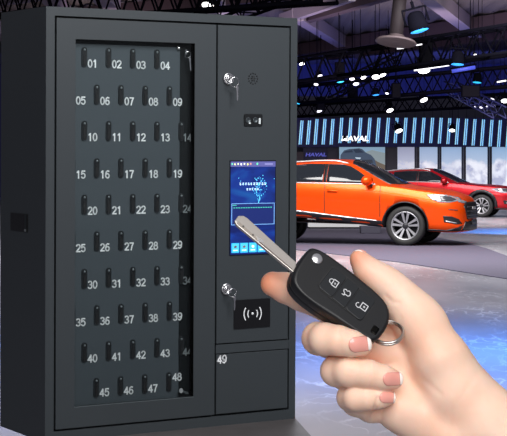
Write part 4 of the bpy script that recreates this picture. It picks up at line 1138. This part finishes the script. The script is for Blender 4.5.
# closed padlock (shackle towards upper left)
def circ(cx, cy, r, a0, a1, n=8): return [(cx + r * math.cos(math.radians(a0 + (a1 - a0) * i / n)), cy + r * math.sin(math.radians(a0 + (a1 - a0) * i / n))) for i in range(n + 1)]
m = MB(); kstroke(m, [(-1, -4.2), (5.5, -4.2), (5.5, 4.2), (-1, 4.2)], 1.0, True, c_lock); kstroke(m, [(-1, 3)] + circ(-2.5, 0, 3, 90, 270) + [(-1, -3)], 1.0, False, c_lock)
kstroke(m, [(1.6, -.6), (3, -.6), (3, .8), (1.6, .8)], .7, True, c_lock); m.build('padlock_mark', key)
m = MB(); kstroke(m, [(-2, -4.0), (6, -4.0), (6, 4.0), (-2, 4.0)], 1.0, True, c_un); kstroke(m, [(-2, 4.0), (-4, 5.6)] + circ(-5.0, 2.4, 3.0, 80, 250) , 1.0, False, c_un)
kstroke(m, [(1.4, -.8), (3, -.8), (3, .8), (1.4, .8)], .7, True, c_un); m.build('open_padlock_mark', key)
# car boot mark
m = MB(); kstroke(m, [(-6, 3.6), (-3.2, 4.6), (-1.4, 2.8), (2.6, 4.4), (5.2, 2.6), (5.4, -1.4), (3.4, -3.6), (.4, -2.6), (-1.2, -4.4), (-4.2, -3.8), (-4.4, -.8), (-2.6, .8), (-3.2, 4.6)], .95, False, c_tr, rot=-.35, sc=.9); m.build('car_boot_mark', key)
# blade
def kat(x, y, z):
    o_ = KM.inverted() @ C0; q = KM.inverted() @ P(x, y, 1.0); d = q - o_; t = (z - o_.z) / d.z; q = o_ + d * t; return Vector((q.x, q.y, z))
M_bl = mat('blade_nickel', (.50, .465, .43), .34, .85); M_bl2 = mat('blade_cut', (.36, .32, .28), .42, .8); M_pit = mat('blade_pit', (.12, .11, .10), .5, .3)
zb_ = 3 * PX; bt = 4.2 * PX
top_ = [(238.2, 215.8), (243.5, 215.6), (247.5, 218.0), (296, 262), (296.5, 275), (291.0, 270.0), (236.6, 224.6), (235, 220.5)]
V = [kat(x, y, zb_ + bt / 2) for x, y in top_]; V2 = [Vector((q.x, q.y, zb_ - bt / 2)) for q in V]
n = len(V); m = MB(); m.add(V + V2, [tuple(range(n)), tuple(range(2 * n - 1, n - 1, -1))] + [(i, i + n, (i + 1) % n + n, (i + 1) % n) for i in range(n)], M_bl)
bl = m.build('key_blade', key, .5 * PX, 2)
# milled step along lower edge and groove
def strip(nm, pts, z0, z1, mm):
    V = [kat(x, y, zb_ + bt / 2 + z1 * PX) for x, y in pts]; V2 = [Vector((q.x, q.y, zb_ + bt / 2 + z0 * PX)) for q in V]; n = len(V)
    MB().add(V + V2, [tuple(range(n)), tuple(range(2 * n - 1, n - 1, -1))] + [(i, i + n, (i + 1) % n + n, (i + 1) % n) for i in range(n)], mm).build(nm, bl)
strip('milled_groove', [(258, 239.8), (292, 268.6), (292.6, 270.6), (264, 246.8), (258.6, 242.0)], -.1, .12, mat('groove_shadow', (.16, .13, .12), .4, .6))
strip('milled_step', [(238.6, 221.2), (257.4, 238.4), (258.2, 242.2), (237.4, 223.8)], -.1, .12, M_bl2)
strip('polished_flat', [(256.6, 236.4), (262.8, 239.8), (264.0, 243.2), (258, 241.2)], 0, .3, mat('polished_tip', (.9, .88, .85), .2, .8))
for (x, y) in ((243.2, 226.6), (252.8, 235.0)):
    q = kat(x, y, zb_ + bt / 2); MB().lathe([(1.25 * PX, 0), (1.1 * PX, .35 * PX), (.05 * PX, .4 * PX)], q, (0, 0, 1), M_pit, 14).build('dimple', bl)
# split ring through the hole
ring = empty('key_ring', KM @ Vector((hu, hv, 0))); tag(ring, 'double-coil steel split ring through the end of the flip key', 'key ring')
m = MB(); rc = HP(388.0, 332.6, 24) - ring.location; pts = []
ea = Vector((1, 0, 0.06)).normalized() * 15.0 * PX; eb = (Vector((0, -.80, 0)) + Vector((0, 0, -.62))).normalized() * 15.0 * PX
nn_ = ea.cross(eb).normalized()
for i in range(97):
    a = 4 * math.pi * i / 96 + 2.6; pts.append(rc + ea * math.cos(a) + eb * math.sin(a) + nn_ * ((i / 96 - .5) * 5.2 * PX))
m.tube(pts, 1.4 * PX, mat('ring_steel', (.56, .53, .50), .28, .95), 8); m.build('split_ring', ring)

# ================================================================== HAND
def seg_sdf(X, Y, Z, a, b_, ra, rb):
    ab = b_ - a; L2 = float(ab @ ab) + 1e-12
    t = ((X - a[0]) * ab[0] + (Y - a[1]) * ab[1] + (Z - a[2]) * ab[2]) / L2
    t = np.clip(t, 0, 1)
    dx = X - (a[0] + t * ab[0]); dy = Y - (a[1] + t * ab[1]); dz = Z - (a[2] + t * ab[2])
    return np.sqrt(dx * dx + dy * dy + dz * dz) - (ra + t * (rb - ra))
def smin(a, b_, k):
    h = np.clip(.5 + .5 * (b_ - a) / k, 0, 1); return b_ + (a - b_) * h - k * h * (1 - h)
# work in hand pixels: x right, y down, d towards the camera
hx0, hx1, hy0, hy1, hd0, hd1 = 252, 660, 236, 584, -66, 66
st = 1.35
gx = np.arange(hx0, hx1, st, dtype=np.float32); gy = np.arange(hy0, hy1, st, dtype=np.float32); gd = np.arange(hd0, hd1, st, dtype=np.float32)
SH = (len(gx), len(gy), len(gd))
def field(groups_k, chains):
    """chains: lists of (x,y,d,r); smooth union inside"""
    Fd = np.full(SH, 60.0, dtype=np.float32)
    for ch in chains:
        for p, q in zip(ch[:-1], ch[1:]):
            a = np.array(p[:3], dtype=np.float32); b_ = np.array(q[:3], dtype=np.float32); mg = max(p[3], q[3]) + 18
            lo = np.minimum(a, b_) - mg; hi = np.maximum(a, b_) + mg
            i0, i1 = np.searchsorted(gx, [lo[0], hi[0]]); j0, j1 = np.searchsorted(gy, [lo[1], hi[1]]); k0, k1 = np.searchsorted(gd, [lo[2], hi[2]])
            if i0 >= i1 or j0 >= j1 or k0 >= k1: continue
            X = gx[i0:i1, None, None]; Yg = gy[None, j0:j1, None]; Z = gd[None, None, k0:k1]
            d = seg_sdf(X, Yg, Z, a, b_, p[3], q[3]).astype(np.float32)
            Fd[i0:i1, j0:j1, k0:k1] = smin(Fd[i0:i1, j0:j1, k0:k1], d, groups_k)
    return Fd
wr = (505, 440, -14, 33)
palm = [[(405, 322, -22, 18), (450, 365, -20, 22), wr], [(398, 350, -20, 19), (450, 385, -18, 24), wr], [(392, 378, -19, 18), (445, 405, -16, 24), wr],
        [(384, 405, -17, 16), (402, 411, -13, 21), (425, 420, -10, 25), (455, 438, -12, 29), (505, 452, -14, 32)],
        [wr, (535, 462, -16, 34), (580, 500, -18, 38), (640, 552, -20, 43)],
        [(424, 327, 0, 22.5), (441, 360, 2, 27), (456, 391, -2, 30), (487, 423, -8, 32), wr]]
thumb = [[(359, 258.8, 2, 9.4), (367.5, 270.5, 2, 11.2), (379, 278.5, 2, 13.2), (390, 285.5, 1, 13.8), (399, 296, 1, 16.3), (408, 308, 1, 19.8), (417, 318.5, 0, 22), (424, 327, 0, 22.5)]]
index = [[(273, 284, -12, 12.5), (286, 288, -13, 14.8), (302, 295, -16, 15.5), (335, 310, -24, 16), (372, 322, -26, 17.5), (405, 326, -22, 19)]]
middle = [[(362, 345.5, 41, 10.8), (352, 343.5, 44, 13.2), (338, 340.5, 45, 14.8), (325, 339, 38, 15.8), (318.5, 338.5, 22, 16.3), (330, 342, 2, 16), (365, 350, -14, 17.5), (400, 352, -20, 19)]]
ring_ = [[(393, 379.5, 27, 10.2), (383, 377.5, 31, 12.6), (368, 374, 34, 14.0), (348, 371.5, 32, 14.8), (336, 371, 18, 15.2), (345, 374, -2, 15.5), (372, 379, -14, 17), (394, 380, -18, 18)]]
pinky = [[(387, 397.8, 22, 8.4), (379, 397.8, 25, 10.8), (366, 397.8, 27, 12.2), (356, 398, 24, 13), (350.5, 397.5, 12, 13.4), (356, 402, -3, 14), (372, 407, -13, 15.5), (388, 406, -16, 17)]]
Fp = field(11, palm + thumb)
Fi = field(5, index); Fm = field(4, middle); Fr = field(4, ring_); Fk = field(4, pinky)
Fd = smin(Fp, Fi, 7)
for q in (Fm, Fr, Fk): Fd = smin(Fd, q, 1.6)
def surface_nets(Fd):
    s = Fd < 0
    nx_, ny_, nz_ = Fd.shape
    c = np.zeros((nx_ - 1, ny_ - 1, nz_ - 1), dtype=np.uint8)
    for i in (0, 1):
        for j in (0, 1):
            for k in (0, 1): c += s[i:nx_ - 1 + i, j:ny_ - 1 + j, k:nz_ - 1 + k]
    act = np.argwhere((c > 0) & (c < 8)); idx = -np.ones(c.shape, dtype=np.int64); idx[tuple(act.T)] = np.arange(len(act))
    acc = np.zeros((len(act), 3)); cnt = np.zeros(len(act))
    corners = [(i, j, k) for i in (0, 1) for j in (0, 1) for k in (0, 1)]
    for a in corners:
        for ax_ in range(3):
            if a[ax_]: continue
            b_ = list(a); b_[ax_] = 1
            fa = Fd[act[:, 0] + a[0], act[:, 1] + a[1], act[:, 2] + a[2]]; fb = Fd[act[:, 0] + b_[0], act[:, 1] + b_[1], act[:, 2] + b_[2]]
            m_ = (fa < 0) != (fb < 0); t = np.where(m_, fa / np.where(m_, fa - fb, 1), 0)
            pos = np.array(a, float)[None, :].repeat(len(act), 0); pos[:, ax_] = t
            acc += pos * m_[:, None]; cnt += m_
    vert = act + acc / cnt[:, None]
    faces = []
    for ax_ in range(3):
        sl0 = [slice(1, -1)] * 3; sl1 = [slice(1, -1)] * 3; sl0[ax_] = slice(0, -1); sl1[ax_] = slice(1, None)
        A = s[tuple(sl0)]; B = s[tuple(sl1)]; e = np.argwhere(A != B); off = np.array([1, 1, 1]); off[ax_] = 0; e = e + off
        u, v = (ax_ + 1) % 3, (ax_ + 2) % 3; du = np.zeros(3, int); dv = np.zeros(3, int); du[u] = 1; dv[v] = 1
        q = [idx[tuple((e - du - dv).T)], idx[tuple((e - dv).T)], idx[tuple(e.T)], idx[tuple((e - du).T)]]
        q = np.stack(q, 1); fl = s[tuple(e.T)]
        q[~fl] = q[~fl][:, ::-1]; faces.append(q)
    return vert, np.concatenate(faces)
vert, faces = surface_nets(Fd)
hp = np.stack([gx[0] + vert[:, 0] * st, gy[0] + vert[:, 1] * st, gd[0] + vert[:, 2] * st], 1)
# laplacian smoothing, two light passes
ed = np.concatenate([faces[:, [0, 1]], faces[:, [1, 2]], faces[:, [2, 3]], faces[:, [3, 0]]]); ed = np.concatenate([ed, ed[:, ::-1]])
deg = np.bincount(ed[:, 0], minlength=len(hp)).astype(float)
for _ in range(2):
    av = np.stack([np.bincount(ed[:, 0], weights=hp[ed[:, 1], c], minlength=len(hp)) for c in range(3)], 1) / deg[:, None]
    hp = hp * .4 + av * .6
# vertex normals
def vnormals(hp):
    fn = np.cross(hp[faces[:, 2]] - hp[faces[:, 0]], hp[faces[:, 3]] - hp[faces[:, 1]]); vn = np.zeros_like(hp)
    for c in range(4):
        for a in range(3): vn[:, a] += np.bincount(faces[:, c], weights=fn[:, a], minlength=len(hp))
    return vn / (np.linalg.norm(vn, axis=1, keepdims=True) + 1e-9)
vn = vnormals(hp)
if (vn[np.argmax(hp[:, 2]), 2]) < 0: faces = faces[:, ::-1]; vn = -vn
# skin creases: thin dents along lines of the palm and the finger joints
def crease(line, depth, wd, dmin=-30, wide=0.0):
    global hp
    best = np.full(len(hp), 1e9)
    for (x0, y0), (x1, y1) in zip(line[:-1], line[1:]):
        dx, dy = x1 - x0, y1 - y0; t = np.clip(((hp[:, 0] - x0) * dx + (hp[:, 1] - y0) * dy) / (dx * dx + dy * dy), 0, 1)
        best = np.minimum(best, np.hypot(hp[:, 0] - x0 - t * dx, hp[:, 1] - y0 - t * dy))
    wgt = np.exp(-(best / wd) ** 2) * np.clip(vn[:, 2] * 2, 0, 1) * (hp[:, 2] > dmin)
    hp = hp - vn * (wgt * depth)[:, None]
crease([(386, 296), (392, 302), (399, 303)], .7, 2.4)
crease([(391, 318), (395, 340), (407, 362), (420, 377), (440, 394)], .55, 3.0)
crease([(478, 372), (465, 392), (452, 412), (447, 438)], .4, 3.2)
crease([(484, 385), (470, 405), (458, 425), (455, 445)], .0, 2.0)
crease([(378, 398), (374, 412), (366, 424)], 1.6, 2.0, -40)
crease([(393, 331), (398, 326), (401, 318)], .5, 2.2)
crease([(341, 328), (343, 340), (341, 352)], .35, 1.6, 20)
crease([(369, 362), (371, 374), (369, 386)], .35, 1.6, 15)
# soft mounds of the palm
def mound(x, y, r, h):
    global hp
    w_ = np.exp(-(((hp[:, 0] - x) ** 2 + (hp[:, 1] - y) ** 2) / r ** 2)) * np.clip(vn[:, 2], 0, 1) * (hp[:, 0] > 380); hp = hp + np.array([0, 0, 1.0])[None] * (w_ * h)[:, None]
mound(430, 352, 24, 4); mound(418, 405, 20, 3); mound(408, 378, 12, -3.5)
vn = vnormals(hp)
Yw = 1.0 - hp[:, 2] * PX
W3 = np.stack([(hp[:, 0] - CX) / F * Yw, Yw, CAMZ + (HY - hp[:, 1]) / F * Yw], 1)
me = bpy.data.meshes.new('hand'); me.from_pydata(W3.tolist(), [], faces.tolist())
me.polygons.foreach_set('use_smooth', [True] * len(me.polygons)); me.update()
bm = bmesh.new(); bm.from_mesh(me); bmesh.ops.recalc_face_normals(bm, faces=bm.faces); bm.to_mesh(me); bm.free()
# flush: redder tips and joints, backlit glow of index and thumb painted in
fl = np.zeros(len(hp))
for (x, y, d, r, a) in ((266, 283, -8, 22, .9), (356, 258, 6, 14, .8), (366, 345, 40, 13, .5), (396, 379, 28, 12, .5), (388, 398, 24, 10, .55), (362, 276, 5, 14, .5), (390, 298, 0, 12, .45), (395, 330, 0, 14, .35),
                        (310, 340, 30, 12, .25), (328, 372, 20, 12, .25), (345, 398, 14, 10, .3), (378, 402, -5, 12, .5), (372, 360, 0, 12, .5), (425, 330, 20, 22, .18), (430, 420, 15, 26, .15)):
    fl = np.maximum(fl, a * np.exp(-(((hp - np.array([x, y, d])) ** 2).sum(1) / r ** 2)))
at = me.color_attributes.new('flush_glow', 'FLOAT_COLOR', 'POINT')
buf = np.ones((len(hp), 4), dtype=np.float32); buf[:, 0] = buf[:, 1] = buf[:, 2] = fl; at.data.foreach_set('color', buf.ravel())
sk = bpy.data.materials.new('skin'); sk.use_nodes = True; nt = sk.node_tree; bb = nt.nodes['Principled BSDF']
ac = nt.nodes.new('ShaderNodeVertexColor'); ac.layer_name = 'flush_glow'
tc = nt.nodes.new('ShaderNodeTexCoord'); nz = nt.nodes.new('ShaderNodeTexNoise'); nz.inputs['Scale'].default_value = 38; nz.inputs['Detail'].default_value = 3
nt.links.new(tc.outputs['Object'], nz.inputs[0])
r_ = nt.nodes.new('ShaderNodeValToRGB'); r_.color_ramp.elements[0].position = .35; r_.color_ramp.elements[1].position = .7
r_.color_ramp.elements[0].color = srgb('f0c8b0'); r_.color_ramp.elements[1].color = srgb('f3d2bd'); nt.links.new(nz.outputs['Fac'], r_.inputs[0])
mi = nt.nodes.new('ShaderNodeMix'); mi.data_type = 'RGBA'; nt.links.new(ac.outputs[0], mi.inputs['Factor']); nt.links.new(r_.outputs[0], mi.inputs[6]); mi.inputs[7].default_value = srgb('e08a66')
nt.links.new(mi.outputs[2], bb.inputs['Base Color'])
n2 = nt.nodes.new('ShaderNodeTexNoise'); n2.inputs['Scale'].default_value = 900; nt.links.new(tc.outputs['Object'], n2.inputs[0])
bp = nt.nodes.new('ShaderNodeBump'); bp.inputs['Strength'].default_value = .12; bp.inputs['Distance'].default_value = .0004; nt.links.new(n2.outputs[0], bp.inputs['Height']); nt.links.new(bp.outputs[0], bb.inputs['Normal'])
bb.inputs['Roughness'].default_value = .5; bb.inputs['Specular IOR Level'].default_value = .3
bb.inputs['Subsurface Weight'].default_value = .35; bb.inputs['Subsurface Radius'].default_value = (1, .38, .22); bb.inputs['Subsurface Scale'].default_value = .006
me.materials.append(sk)
hand = bpy.data.objects.new('hand', me); COL.objects.link(hand)
tag(hand, 'bare right hand and forearm of a person holding the flip car key', 'hand')
# nails: curved plates lying on the finger ends
bvh_h = BVHTree.FromPolygons([Vector(v) for v in W3], [tuple(f) for f in faces])
M_nail = mat('nail_pink', srgb('f0a396'), .22, coat=.3, sss=.15); M_tip = mat('nail_white_tip', srgb('fbf3ec'), .25, coat=.3)
def nail(cx, cy, ang_, L_, Wd, view=(0, 0, 1), d0=10, tipfrac=.2, label=None):
    """cx,cy centre in hand pixels, ang_ direction of the finger tip in degrees (picture), L_ length, Wd width"""
    c, s_ = math.cos(math.radians(ang_)), math.sin(math.radians(ang_))
    def sheet(a0, a1, mm, nm, parent, lift, roundstart, roundend):
        NA, NB = 12, 12; V = []; Vb = []
        for i in range(NA + 1):
            for j in range(NB + 1):
                b_ = -1 + 2 * j / NB
                lo = a0 + (roundstart * (1 - math.sqrt(max(0, 1 - (b_ * .97) ** 2)))); hi = a1 - (roundend * (1 - math.sqrt(max(0, 1 - (b_ * .97) ** 2))))
                a = lo + (hi - lo) * i / NA
                x = cx + c * a * L_ - s_ * b_ * Wd / 2; y = cy + s_ * a * L_ + c * b_ * Wd / 2
                o_ = HP(x + view[0] * 60, y + view[1] * 60, d0 + view[2] * 60); dd = (HP(x, y, d0) - o_).normalized()
                h, nn, _, _ = bvh_h.ray_cast(o_, dd)
                if h is None: h = V[-1] if V else o_; nn = Vector((0, -1, 0)); V.append(h); Vb.append(h); continue
                if nn.dot(dd) > 0: nn = -nn
                bulge = .5 * (1 - abs(b_) ** 2)
                V.append(h + nn * (lift + bulge) * PX); Vb.append(h - nn * .6 * PX)
        n = len(V); Fs = []
        w_ = NB + 1
        for i in range(NA):
            for j in range(NB):
                q = (i * w_ + j, i * w_ + j + 1, (i + 1) * w_ + j + 1, (i + 1) * w_ + j); Fs.append(q); Fs.append(tuple(x + n for x in q[::-1]))
        bd = [j for j in range(w_)] + [i * w_ + NB for i in range(1, NA + 1)] + [NA * w_ + j for j in range(NB - 1, -1, -1)] + [i * w_ for i in range(NA - 1, 0, -1)]
        for i in range(len(bd)): a, b2 = bd[i], bd[(i + 1) % len(bd)]; Fs.append((a, b2, b2 + n, a + n))
        o = MB().add(V + Vb, Fs, mm, True).build(nm, parent); return o
    pl_ = sheet(-.5, .38, M_nail, 'fingernail', hand, .2, .34, .0)
    if label: pl_['label'] = label
    sheet(.37, .52, M_tip, 'nail_tip', pl_, .4, -.0, .14)
nail(359.5, 344.2, -8, 22, 15.5, label='pink fingernail with white tip on the middle finger')
nail(392.5, 379.0, -5, 19.5, 13.5, label='pink fingernail with white tip on the ring finger')
nail(387.5, 397.4, 2, 16, 11.5, label='small pink fingernail with white tip on the little finger')
nail(360.5, 253.5, 140, 11, 9, view=(.25, -.85, .35), d0=4, label='edge of the thumbnail')
